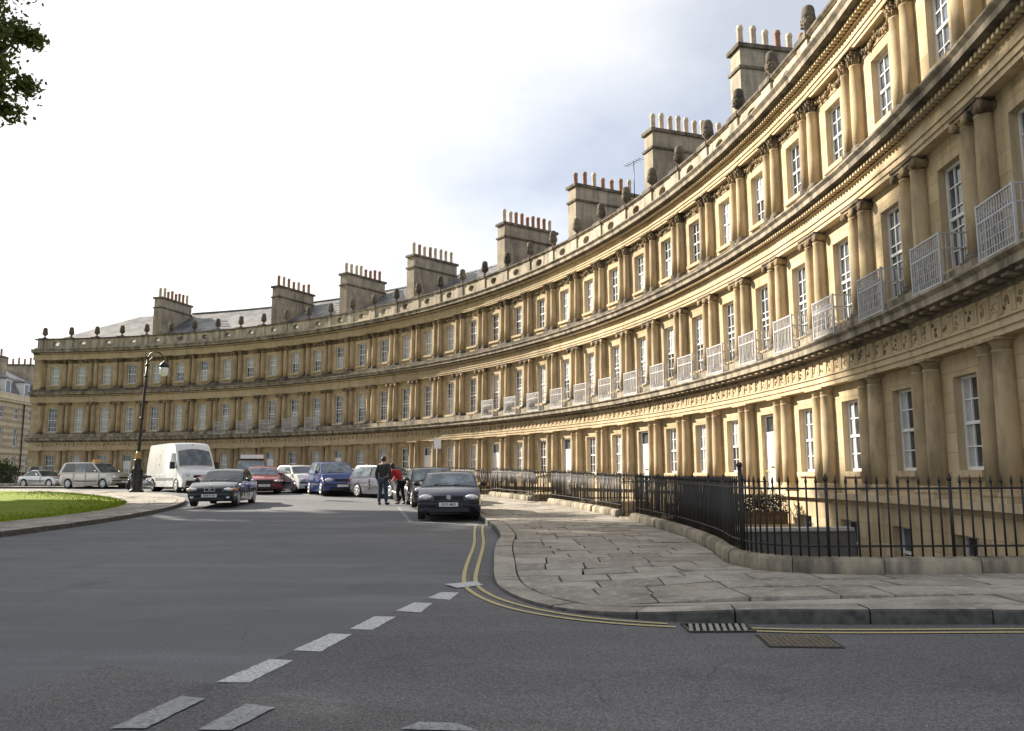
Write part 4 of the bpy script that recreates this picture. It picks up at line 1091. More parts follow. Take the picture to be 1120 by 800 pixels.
# local x runs along the facade away from the camera, local y to its left (into the building)
cream = stone_mat('pale_stone', (.58, .49, .34), (.66, .57, .41), (.28, .23, .15), .4, True, .04)
mb = MB(); L0, L1, hh = -14, 18, 9.15
wins = []
for k in range(10):
    x = L0+1.6+k*3.2
    for z, h_ in ((1.0, 2.0), (4.0, 2.0), (6.9, 1.25)): wins.append((x, z, h_))
cuts = sorted({L0, L1} | {w[0]-.5 for w in wins} | {w[0]+.5 for w in wins}); 
mb.face([(L0, 0, 0), (L0, 0, hh), (L0, 9, hh), (L0, 9, 0)]); mb.face([(L1, 0, 0), (L1, 9, 0), (L1, 9, hh), (L1, 0, hh)]); mb.face([(L0, 9, 0), (L0, 9, hh), (L1, 9, hh), (L1, 9, 0)])
for a, b in zip(cuts, cuts[1:]):
    col = [w for w in wins if abs((a+b)/2-w[0]) < .4]; z = 0
    for w_ in sorted(col, key=lambda w: w[1]) + [None]:
        z1 = hh if w_ is None else w_[1]; mb.face([(a, 0, z), (b, 0, z), (b, 0, z1), (a, 0, z1)])
        if w_: 
            z = w_[1]+w_[2]
            for (x_, ) in ((a,), (b,)): mb.face([(x_, 0, w_[1]), (x_, .18, w_[1]), (x_, .18, z), (x_, 0, z)])
            mb.face([(a, 0, z), (b, 0, z), (b, .18, z), (a, .18, z)]); mb.face([(a, 0, w_[1]), (b, 0, w_[1]), (b, .18, w_[1]), (a, .18, w_[1])])
mb.build('wall', cream, fb)
mb = MB(); mb.box(L0-.1, L1+.1, -.35, -.003, hh-.55, hh-.3); mb.box(L0-.1, L1+.1, -.45, .3, hh-.299, hh+.35); mb.box(L0, L1, -.08, -.003, 3.3, 3.5); mb.build('cornice', cream, fb)
sm = {}
for x, z, h_ in wins:
    if h_ not in sm: 
        q = MB(); 
        q.box(-.5, -.44, .10, .16, 0, h_); q.box(.44, .5, .10, .16, 0, h_); q.box(-.44, .44, .10, .16, 0, .07); q.box(-.44, .44, .10, .16, h_-.06, h_); q.box(-.44, .44, .11, .15, h_/2-.03, h_/2+.03)
        for y in (-.15, .15): q.box(y-.014, y+.014, .115, .145, .07, h_-.06)
        p = MB(); p.face([(-.47, .155, 0), (.47, .155, 0), (.47, .155, h_), (-.47, .155, h_)]); sm[h_] = (q.mesh('sash_frame', [M['white']]), p.mesh('pane', [M['glass']]))
    o = obj('window', sm[h_][0], fb, (x, 0, z)); obj('pane', sm[h_][1], o)
mb = MB(); u = lambda a, b: [(a, 0), (b, 0), (b, 3), (a, 3)]
mb.face([(L0, .5, hh+.1), (L1, .5, hh+.1), (L1, 1.6, hh+2.4), (L0, 1.6, hh+2.4)], 0, False, u(L0, L1)); mb.face([(L0, 1.6, hh+2.4), (L1, 1.6, hh+2.4), (L1, 5, hh+4.0), (L0, 5, hh+4.0)], 0, False, u(L0, L1)); mb.face([(L0, 5, hh+4.0), (L1, 5, hh+4.0), (L1, 9, hh+.1), (L0, 9, hh+.1)], 0, False, u(L0, L1))
for x in (L0, L1): mb.face([(x, .5, hh+.1), (x, 1.6, hh+2.4), (x, 5, hh+4), (x, 9, hh+.1)], 0, False, u(0, 5))
mb.build('roof', M['slate'], fb)
for x in (-10.5, -6.3, -2.1, 2.1, 6.3, 10.5, 14.5):
    q = MB(); q.box(-.6, .6, .35, 1.7, hh+.3, hh+1.9, 0); q.box(-.7, .7, .25, 1.8, hh+1.9, hh+2.05, 1); d = q.build('dormer', [M['white'], M['lead']], fb, (x, 0, 0))
    q = MB(); q.box(-.42, .42, .33, .349, hh+.5, hh+1.75); q.build('pane', M['glass'], d)
for x in (-9, -1.5, 5.5, 12.5):
    q = MB(); q.box(-.5, .5, 2.5, 6.5, hh+1.5, hh+4.6, 0); q.box(-.6, .6, 2.4, 6.6, hh+4.6, hh+4.8, 1); st = q.build('chimney_stack', [M['chimney'], M['darkstone']], fb, (x, 0, 0))
    for k in range(6): obj('chimney_pot', POT[(0, 2)[k % 2]], st, (0, 2.9+k*.65, hh+4.8))
mb = MB(); mb.tube([(5.0, -.12, 0), (5.0, -.12, hh-.6)], .07, 6); mb.build('drainpipe', M['iron'], fb)
# railing and shrubs at its foot
fr = thing('iron_railing', 'dark railing at the foot of the pale stone building on the far left', 'railing', (-49.5, 79, .55), math.atan2(1, -.05))
mb = MB(); mb.tube([(-16, 0, 1.15), (14, 0, 1.15)], .025, 5); mb.tube([(-16, 0, .2), (14, 0, .2)], .025, 5); mb.build('rail', M['iron'], fr)
bm_ = bar_mesh(1.35, .018)
for k in range(95): obj('bar', bm_, fr, (-15.8+k*.31, 0, 0))
def bush(label, x, y, rx, ry, h, n, leaf=.07, seed=1):
    b = thing('bush', label, 'bush', (x, y, G(y)+.05)); rr = np.random.default_rng(seed)
    cl = rr.uniform(-1, 1, (28, 3)); cl = cl/np.maximum(1, np.linalg.norm(cl, axis=1))[:, None]
    pts = np.repeat(cl, n//28, 0)*np.array([rx, ry, h*.45]) + rr.normal(size=(28*(n//28), 3))*.13*min(rx, h); pts[:, 2] += h*.52
    leaf_cloud(pts, leaf, 'foliage', M['hedge'], b, tone=np.clip(np.repeat(rr.uniform(0, 1, 28), n//28)*.6+rr.uniform(0, .5, len(pts)), 0, 1))
    mb = MB()
    for k in range(7): c = cl[k]; mb.tube([(0, 0, 0), (c[0]*rx*.4, c[1]*ry*.4, h*.3), (c[0]*rx*.8, c[1]*ry*.8, h*.55+c[2]*h*.3)], [.04, .03, .012], 5)
    mb.build('stem', M['bark'], b); return b
bush('dark shrub at the foot of the railing at the far left edge', -47.3, 76, 2.2, 1.5, 2.0, 3000, .10, 2)
bush('round green bush beside the van, right behind the lamp post foot', -20.3, 47.8, .75, .75, 1.75, 2500, .06, 5)

# ------------------------------------------------------------------ cars
def fillet(pts, r=.08, n=3):
    """round the corners of a closed polygon of (x, z)"""
    out = []; P = [Vector(p[:2]) for p in pts]; RR = [p[2] if len(p) > 2 else r for p in pts]
    for k in range(len(P)):
        a, b, c = P[k-1], P[k], P[(k+1) % len(P)]; q = min(RR[k], (a-b).length*.45, (c-b).length*.45)
        if q < .005: out.append(b); continue
        s, e = b+(a-b).normalized()*q, b+(c-b).normalized()*q
        for j in range(n+1): t = j/n; out.append(s*(1-t)**2 + b*2*t*(1-t) + e*t*t)
    return out
def loft(name, outline, half, nt=9, crown=.03, endc=.16, L=4.2, mat=0, mats=None, parent=None, tuck=.05, belt=.9, bev=.035):
    """side outline (x, z) spread across the car's width; half(z, x) gives the half width"""
    bm = bmesh.new(); ts = np.linspace(-1, 1, nt); rings = []
    for t in ts:
        ring = []
        for p in outline:
            x, z = p.x, p.y; hw = half(z, x); e = smoothstep(.30*L, .5*L, abs(x))
            xx = x - math.copysign(1, x)*endc*e*abs(t)**2.6
            ring.append(bm.verts.new((xx, hw*t, z - crown*t*t*smoothstep(.3, .8, z))))
        rings.append(ring)
    n = len(outline)
    for a in range(nt-1):
        for b in range(n):
            c = (b+1) % n; bm.faces.new([rings[a][b], rings[a][c], rings[a+1][c], rings[a+1][b]])
    sides = [bm.faces.new(rings[0]), bm.faces.new(rings[-1][::-1])]
    bmesh.ops.recalc_face_normals(bm, faces=bm.faces)
    se = [e for f in sides for e in f.edges]
    if bev: bmesh.ops.bevel(bm, geom=list(set(se)), offset=bev, segments=2, profile=.6, affect='EDGES', clamp_overlap=True)
    bmesh.ops.triangulate(bm, faces=[f for f in bm.faces if len(f.verts) > 4])
    bm.normal_update()
    for f in bm.faces: f.smooth = True; f.material_index = 0 if f.normal.z > -.75 or f.calc_center_median().z > .62 else 1
    for e in bm.edges:
        if len(e.link_faces) == 2 and e.calc_face_angle(0) > .62: e.smooth = False
    me = bpy.data.meshes.new(name); bm.to_mesh(me); bm.free()
    for m in mats: me.materials.append(m)
    return obj(name, me, parent)
WHEELS = {}
def wheel_meshes(r, w_, style):
    key = (round(r, 2), style)
    if key in WHEELS: return WHEELS[key]
    mb = MB(); mb.lathe([(r*.62, -w_/2), (r*.93, -w_/2), (r, -w_*.36), (r, w_*.36), (r*.93, w_/2), (r*.62, w_/2)], n=24, ax='y')
    tm = mb.mesh('wheel', [M['tyre']])
    mb = MB()
    for sg in (-1, 1):
        y0 = sg*w_*.44
        mb.lathe([(r*.66, y0-.004), (r*.66, y0+.004)], n=24, ax='y', mat=1)
        mb.lathe([(r*.66, y0), (r*.66, y0+sg*.018), (r*.57, y0+sg*.018), (r*.56, y0)], n=24, ax='y', mat=0, caps=False)
        mb.lathe([(r*.16, y0+sg*.005), (r*.16, y0+sg*.03), (r*.08, y0+sg*.035)], n=12, ax='y', mat=0)
        ns = {'five': 5, 'multi': 9, 'steel': 14}[style]
        for k in range(ns):
            a = 2*PI*k/ns; hw = {'five': .055, 'multi': .03, 'steel': .04}[style]*r/.3
            c, s = math.cos(a), math.sin(a); q = []
            for yy in (y0+sg*.006, y0+sg*.022):
                for rad, ww in ((r*.12, hw*1.1), (r*.60, hw*.8)):
                    for d in (-1, 1): q.append((c*rad - s*ww*d, yy, s*rad + c*ww*d))
            mb.hexa(q, 0)
    rm = mb.mesh('rim', [M['alloy'], M['blacktrim']])
    WHEELS[key] = (tm, rm); return WHEELS[key]
def font_text(name, body, size, mat, parent, loc, rot, sx=1):
    cu = bpy.data.curves.new(name, 'FONT'); cu.body = body; cu.size = size; cu.align_x = 'CENTER'; cu.align_y = 'CENTER'; cu.extrude = .001; cu.materials.append(mat); cu.offset = .0012
    tmp = bpy.data.objects.new(name, cu); COL.objects.link(tmp); bpy.context.view_layer.update(); me = bpy.data.meshes.new_from_object(tmp.evaluated_get(bpy.context.evaluated_depsgraph_get())); bpy.data.objects.remove(tmp)
    o = bpy.data.objects.new(name, me); COL.objects.link(o); o.parent = parent; o.location = loc; o.rotation_euler = rot; o.scale = (sx, 1, 1); return o

def make_car(label, cat, pos, yaw, S, name='parked_car', plate=None, group='cars around the green'):
    """x forward, y left, origin on the road under the middle"""
    x, y = pos; car = thing(name, label, cat, (x, y, G(y)+.002), yaw, group)
    L_, Wd, Hh = S['L'], S['W'], S['H']; hw0 = Wd/2; r = S.get('r', .31); xf, xr = S['xf'], S['xr']; pm = S['paint']
    trim = S.get('bumper', pm)
    f_, b_ = L_/2, -L_/2; zb = .20; belt = S['belt']; hood = S['hood']; nose = S['nose']; tail = S['tail']
    cw = S['cowl']; rb = S['rearbase']            # x of the foot of the windscreen and of the rear glass
    def arch(xc):
        return [(xc + (r+.055)*math.cos(a), r + (r+.055)*math.sin(a), .0) for a in np.linspace(-.35, PI+.35, 11)]
    low = [(b_+.10, zb+.04, .06), (b_+.0, zb+.22, .08), (b_+.02, tail-.10, .10), (b_+.10, tail, .10), (rb, belt+.0, .06), (cw, belt-.01, .10), ((cw+f_)/2, hood, .2), (f_-.22, nose, .14), (f_-.03, nose-.16, .10), (f_, zb+.20, .08), (f_-.12, zb, .06)]
    low += arch(xf)[0:] if False else []
    pts = low[:]
    pts += [(xf+r+.10, zb-.01, .02)] + [(xf+(r+.05)*math.cos(a), r+(r+.05)*math.sin(a), 0) for a in np.linspace(-.30, PI+.30, 12)] + [(xf-r-.10, zb-.02, .02)]
    pts += [(xr+r+.10, zb-.02, .02)] + [(xr+(r+.05)*math.cos(a), r+(r+.05)*math.sin(a), 0) for a in np.linspace(-.30, PI+.30, 12)] + [(xr-r-.10, zb, .02)]
    outl = fillet(pts, .05)
    def half(z, x_):
        e = smoothstep(.32*L_, .5*L_, abs(x_)); k = 1 - .05*e
        k *= 1 - .045*smoothstep(.42, .18, z) if z < .42 else 1
        k *= 1 - .045*smoothstep(.62, belt, z)
        return hw0*k
    bevp = S.get('bev', .035)
    loft('body', outl, half, 11, .035, S.get('endc', .18), L_, 0, [pm, M['blacktrim']], car, bev=bevp)
    # greenhouse
    wbelt = half(belt, 0)-.012; wr = hw0*S.get('roofw', .74); zr = Hh
    rf, rr_ = S['rooff'], S['roofr']
    gh = [(rb, belt-.03, .02), (rr_, zr-.02, .16), ((rf+rr_)/2, zr, .4), (rf, zr-.04, .18), (cw, belt-.03, .02)]
    def ghalf(z, x_): 
        t = min(1, max(0, (z-belt)/(zr-belt))); return wbelt + (wr-wbelt)*t**1.25
    loft('cabin', fillet(gh, .1, 4), ghalf, 9, .03, .0, L_, 0, [pm, pm], car, bev=.03)
    # glass, set a few millimetres proud of the cabin
    def pane_quad(nm, x0, z0, x1, z1, inset0, inset1, mat=M['carglass']):
        d = Vector((x1-x0, z1-z0)); nn = Vector((d.y, -d.x)).normalized()
        if nn.y < 0: nn = -nn
        mb = MB(); rows = []
        for q in np.linspace(0, 1, 5):
            xx, zz = x0+d.x*q, z0+d.y*q; hw = ghalf(zz, xx) - inset0 - (inset1-inset0)*q
            rows.append([(xx+nn.x*.012, hw*t, zz+nn.y*.012 - .03*t*t) for t in np.linspace(-1, 1, 9)])
        mb.grid(rows, 0, True); mb.build(nm, mat, car)
    fx = lambda z: cw + (rf-cw)*(z-belt+.03)/(zr-.04-belt+.03); bx_ = lambda z: rb + (rr_-rb)*(z-belt+.03)/(zr-.02-belt+.03)
    z0, z1 = belt+.045, zr-.11
    pane_quad('windscreen', fx(z0), z0, fx(z1), z1, .085, .075)
    if S.get('rearglass', True): pane_quad('rear_window', bx_(z0+.03), z0+.03, bx_(z1), z1, .11, .10)
    zt, zl = zr-.10, belt+.035
    xs0, xs1 = fx(zl)-.16, fx(zt)-.13; xe0, xe1 = bx_(zl)+S.get('cp', .22), bx_(zt)+S.get('cp', .22)*.9
    cutsx = S.get('pillars', [0.0])
    for sg in (-1, 1):
        edges = [(xs0, xs1)] + [(c+.035, c+.035) for c in cutsx]; ends = [(c-.0+.0, c) for c in cutsx] + [(xe0, xe1)]
        a0 = (xs0, xs1)
        for k, c in enumerate(list(cutsx) + [None]):
            b0 = (c+.035, c+.035) if c is not None else (xe0, xe1)
            if a0[0]-b0[0] > .12:
                mb = MB(); K = 5; rows = []
                for q in np.linspace(0, 1, K):
                    zz = zl+(zt-zl)*q; xa = a0[0]+(a0[1]-a0[0])*q; xb = b0[0]+(b0[1]-b0[0])*q; yy = sg*(ghalf(zz, 0)+.008)
                    rows.append([(xa, yy, zz), ((xa+xb)/2, yy, zz), (xb, yy, zz)])
                if sg < 0: rows = [rw[::-1] for rw in rows]
                mb.grid(rows, 0, True); mb.build('side_window', M['carglass'], car)
            if c is not None: a0 = (c-.035, c-.035)
    # door shut lines and rub strip
    mb = MB()
    for sg in (-1, 1):
        yy = sg*(half(.6, 0)+.002)
        for xd in [xs0+.10] + list(cutsx): 
            mb = MB(); mb.box(xd-.006, xd+.006, min(yy, yy-sg*.02), max(yy, yy-sg*.02)+.0, .34, belt-.06); mb.build('door_gap', M['blacktrim'], car)
    if S.get('strip', True):
        mb = MB()
        for sg in (-1, 1):
            yy = half(.52, 0); a, b = sorted((sg*(yy+.014), sg*(yy-.02))); mb.box(xr+r+.14, xf-r-.14, a, b, .47, .53)
        mb.build('rubbing_strip', S.get('stripm', M['blacktrim']), car)
    # front
    zc = S.get('lampz', nose-.13); lw, lh = S.get('lampw', .21), S.get('lamph', .075); ly = hw0*.95 - lw - .02
    for sg in (-1, 1):
        mb = MB(); rows = []
        xl = f_-.055-.10
        mb.sphere((0, 0, 0), (.14, lw, lh), 12); o = mb.build('headlight', M['lamp'], car, (xl+S.get('lampx', .0), sg*ly, zc), -sg*.30)
        if S.get('indicator'): 
            mb = MB(); mb.sphere((0, 0, 0), (.13, .085, lh*.9), 10); mb.build('indicator', M['amber'], car, (xl-.13, sg*(ly+lw+.0), zc), -sg*.8)
        mb = MB(); mb.sphere((0, 0, 0), (.07, S.get('tlw', .16), .11), 10); mb.build('tail_light', M['redlens'], car, (b_+.05, sg*(hw0*.95-.2), tail-.16), sg*.3)
        mb = MB(); mb.sphere((0, sg*.05, .0), (.06, .105, .07), 10); mb.tube([(0, -sg*.09, -.05), (0, 0, -.03)], .022, 6); mb.build('wing_mirror', S.get('mirror', pm), car, (xs0-.05, sg*(ghalf(belt, 0)+.10), belt+.09))
    gw = S.get('grillew', ly-lw-.02)
    if gw > .05:
        mb = MB(); mb.box(f_-.12, f_-.028, -gw, gw, zc-.055, zc+.05)
        if not S.get('kidney'):
            for k in range(3): mb.box(f_-.028, f_-.022, -gw, gw, zc-.035+k*.03, zc-.023+k*.03)
        mb.build('grille', M['blacktrim'], car)
    if S.get('kidney'):
        mb = MB()
        for sg in (-1, 1):
            for (a, b, c, d) in ((.015, .026, -.06, .06), (.174, .185, -.06, .06), (.026, .174, .05, .06), (.026, .174, -.06, -.05)): mb.box(f_-.05, f_-.012, min(sg*a, sg*b), max(sg*a, sg*b), zc+c, zc+d)
        mb.build('kidney_grille', M['chrome'], car)
    mb = MB(); mb.box(f_-.12, f_-.018, -hw0*.62, hw0*.62, .24, .36); mb.build('air_intake', M['blacktrim'], car)
    if S.get('bumperstrip', True):
        mb = MB(); rows = []
        for t in np.linspace(-1, 1, 11):
            xx = f_ + .012 - S.get('endc', .18)*abs(t)**2.6*.95; rows.append([(xx, hw0*.955*t, .47), (xx+.02, hw0*.955*t, .475), (xx+.02, hw0*.955*t, .545), (xx, hw0*.955*t, .55)])
        mb.grid(rows, 0, False); mb.build('bumper_strip', S.get('stripm', M['blacktrim']), car)
    pz = S.get('platez', .42)
    mb = MB(); mb.box(f_-.02, f_+.036, -.26, .26, pz-.055, pz+.055); pl = mb.build('number_plate', M['plate'], car)
    if plate: font_text('plate_lettering', plate, .095, M['iron'], pl, (f_+.0375, 0, pz), (PI/2, 0, PI/2), .95)
    for sg in (-1, 1):
        if S.get('fog'): mb = MB(); mb.sphere((0, 0, 0), (.05, .085, .05), 10); mb.build('fog_lamp', M['lamp'], car, (f_-.08, sg*hw0*.72, .33), -sg*.3)
    if S.get('wipers', True):
        mb = MB(); zz = belt+.06; xx = fx(zz)
        for y0 in (-.45, .12): mb.tube([(xx+.03, y0, zz-.0), (fx(zz+.10)+.02, y0+.42, zz+.075)], .010, 4)
        mb.build('wiper', M['blacktrim'], car)
    tm, rm = wheel_meshes(r, .20, S.get('rim', 'multi'))
    for xx in (xf, xr):
        for sg in (-1, 1):
            wo = obj('wheel', tm, car, (xx, sg*(hw0-.115), r), (0, xx*3, 0)); obj('rim', rm, wo)
    # inner wheel wells
    mb = MB()
    for xx in (xf, xr): mb.box(xx-r-.03, xx+r+.03, -hw0+.26, hw0-.26, .19, 2*r+.02)
    mb.build('underbody', M['tyre'], car)
    return car
HATCH = dict(L=4.15, W=1.735, H=1.44, r=.315, xf=1.27, xr=-1.24, belt=.90, hood=.93, nose=.76, tail=.92, cowl=.74, rearbase=-1.98, rooff=.02, roofr=-1.62, pillars=[-.30], cp=.40, lampw=.20, lamph=.085, platez=.44)
SEDAN = dict(L=4.43, W=1.70, H=1.39, r=.315, xf=1.38, xr=-1.32, belt=.87, hood=.90, nose=.74, tail=.93, cowl=.68, rearbase=-1.52, rooff=-.08, roofr=-1.02, pillars=[-.33], cp=.22, lampw=.17, lamph=.07, platez=.40, indicator=True, kidney=True, fog=True)
MPV = dict(L=4.65, W=1.81, H=1.73, r=.33, xf=1.45, xr=-1.39, belt=1.02, hood=1.05, nose=.84, tail=1.0, cowl=1.25, rearbase=-2.22, rooff=.40, roofr=-1.92, pillars=[.02, -.95], cp=.22, lampw=.24, lamph=.10, roofw=.78, platez=.45)
COUPE = dict(L=4.0, W=1.72, H=1.29, r=.31, xf=1.22, xr=-1.18, belt=.82, hood=.84, nose=.66, tail=.84, cowl=.52, rearbase=-1.45, rooff=-.15, roofr=-.72, pillars=[], cp=.15, lampw=.16, lamph=.08, platez=.38)
SMALL = dict(L=3.85, W=1.66, H=1.50, r=.30, xf=1.20, xr=-1.20, belt=.95, hood=.98, nose=.78, tail=.95, cowl=.88, rearbase=-1.84, rooff=.10, roofr=-1.50, pillars=[-.22], cp=.30, lampw=.20, lamph=.09, platez=.42)
ATALL = dict(L=3.84, W=1.76, H=1.60, r=.32, xf=1.24, xr=-1.20, belt=1.00, hood=1.03, nose=.84, tail=.98, cowl=1.10, rearbase=-1.85, rooff=.20, roofr=-1.55, pillars=[-.15], cp=.28, lampw=.22, lamph=.10, platez=.45)
navy = paint('navy_paint', (.012, .013, .035), .2, .3); gunmetal = paint('graphite_paint', (.035, .045, .048), .5, .3); silver = paint('silver_paint', (.50, .51, .52), .7, .32)
champagne = paint('champagne_paint', (.52, .50, .45), .6, .34); whitep = paint('white_car_paint', (.80, .80, .79), 0, .3); redp = paint('red_paint', (.30, .025, .025), .1, .3)
bluep = paint('blue_paint', (.018, .045, .20), .3, .28); greyp = paint('grey_violet_paint', (.12, .12, .15), .6, .3); blackp = paint('black_paint', (.015, .016, .018), .2, .3)
def S(base, **kw): d = dict(base); d.update(kw); return d
def face_dir(dx, dy): return math.atan2(dy, dx)

golf = make_car('dark navy hatchback parked nose to the viewer at the kerb, nearest car', 'car', (-1.86, 24.9), face_dir(.05, -1), S(HATCH, paint=navy, H=1.38, W=1.79, rim='five', mirror=M['blacktrim']), plate='R376 MLB')
mb = MB(); fz = .63; ff = HATCH['L']/2
mb.lathe([(.058, 0), (.066, .006), (.066, .012), (.056, .012)], (ff-.02, 0, fz), 16, 0, True, 'x', False)
for q in ([(-.038, .038), (0, .004), (.038, .038)], [(-.05, .01), (-.02, -.045), (0, .0), (.02, -.045), (.05, .01)]): mb.tube([(ff-.01, a, fz+b) for a, b in q], .006, 4)
mb.lathe([(.058, 0), (.058, .004)], (ff-.022, 0, fz), 16, 0, True, 'x'); mb.build('badge', M['alloy'], golf)
make_car('dark car parked second behind the navy hatchback, mostly hidden', 'car', (-2.95, 30.4), face_dir(.20, -1), S(HATCH, paint=blackp, rim='five'))
bmw = make_car('dark graphite saloon with twin kidney grille driving beside the island', 'car', (-10.95, 31.55), face_dir(.10, -1), S(SEDAN, paint=gunmetal, rim='multi'), name='saloon_car', plate='R898 OGB')
mb = MB(); mb.lathe([(.04, 0), (.04, .006)], (0, 0, 0), 14); mb.build('badge', M['alloy'], bmw, (2.03, 0, .775))
red_car = make_car('dark red hatchback parked behind the graphite saloon, facing the viewer', 'car', (-12.75, 42.2), face_dir(.35, -1), S(SEDAN, paint=redp, kidney=False, rim='steel', fog=False, H=1.38), plate='L614 FHT')
make_car('white three-door hatchback parked between the red car and the blue car', 'car', (-10.9, 42.3), face_dir(.62, -.9), S(SMALL, paint=whitep, L=3.9, H=1.43, rim='multi'), plate='S204 KYC') if False else make_car('white three-door hatchback parked between the red car and the blue car', 'car', (-11.0, 43.0), face_dir(.66, -.9), S(SMALL, paint=whitep, L=3.9, H=1.43, rim='multi'))
make_car('bright blue small hatchback parked slanting towards the viewer', 'car', (-8.6, 39.6), face_dir(.44, -.9), S(ATALL, paint=bluep, rim='five'))
make_car('violet grey estate car parked behind the man in the dark jacket', 'car', (-5.45, 36.6), face_dir(.80, -.85), S(HATCH, paint=greyp, rim='five', H=1.46))
taxi = make_car('silver people carrier with an orange taxi sign on its roof beyond the lawn', 'people carrier', (-27.1, 53.8), face_dir(.95, -.31), S(MPV, paint=champagne, rim='multi'), name='people_carrier')
mb = MB(); mb.hexa([(-.13, -.30, 0), (.13, -.30, 0), (-.13, .30, 0), (.13, .30, 0), (-.06, -.26, .17), (.06, -.26, .17), (-.06, .26, .17), (.06, .26, .17)]); mb.build('taxi_sign', M['taxi'], taxi, (.0, 0, 1.72))
coupe = make_car('low silver coupe with raised boot lid beyond the lawn at the far left', 'car', (-33.0, 58.6), face_dir(.95, -.35), S(COUPE, paint=silver, rim='multi'), name='coupe')
mb = MB(); mb.hexa([(-1.45, -.5, .86), (-1.38, -.5, .86), (-1.45, .5, .86), (-1.38, .5, .86), (-1.02, -.5, 1.52), (-.98, -.5, 1.50), (-1.02, .5, 1.52), (-.98, .5, 1.50)]); mb.build('boot_lid', silver, coupe)
estate = make_car('dark estate car with a white box on its roof rack behind the red car', 'estate car', (-14.9, 47.2), face_dir(.3, -1), S(MPV, paint=blackp, H=1.70, L=4.5, rim='steel'), name='estate_car')
mb = MB(); mb.box(-1.6, .1, -.62, .62, 1.78, 2.0); bm2 = mb.build('roof_box', whitep, estate); 
mb = MB(); 
for xx in (-1.3, -.3): mb.box(xx-.03, xx+.03, -.7, .7, 1.73, 1.779)
mb.build('roof_bar', M['blacktrim'], estate)

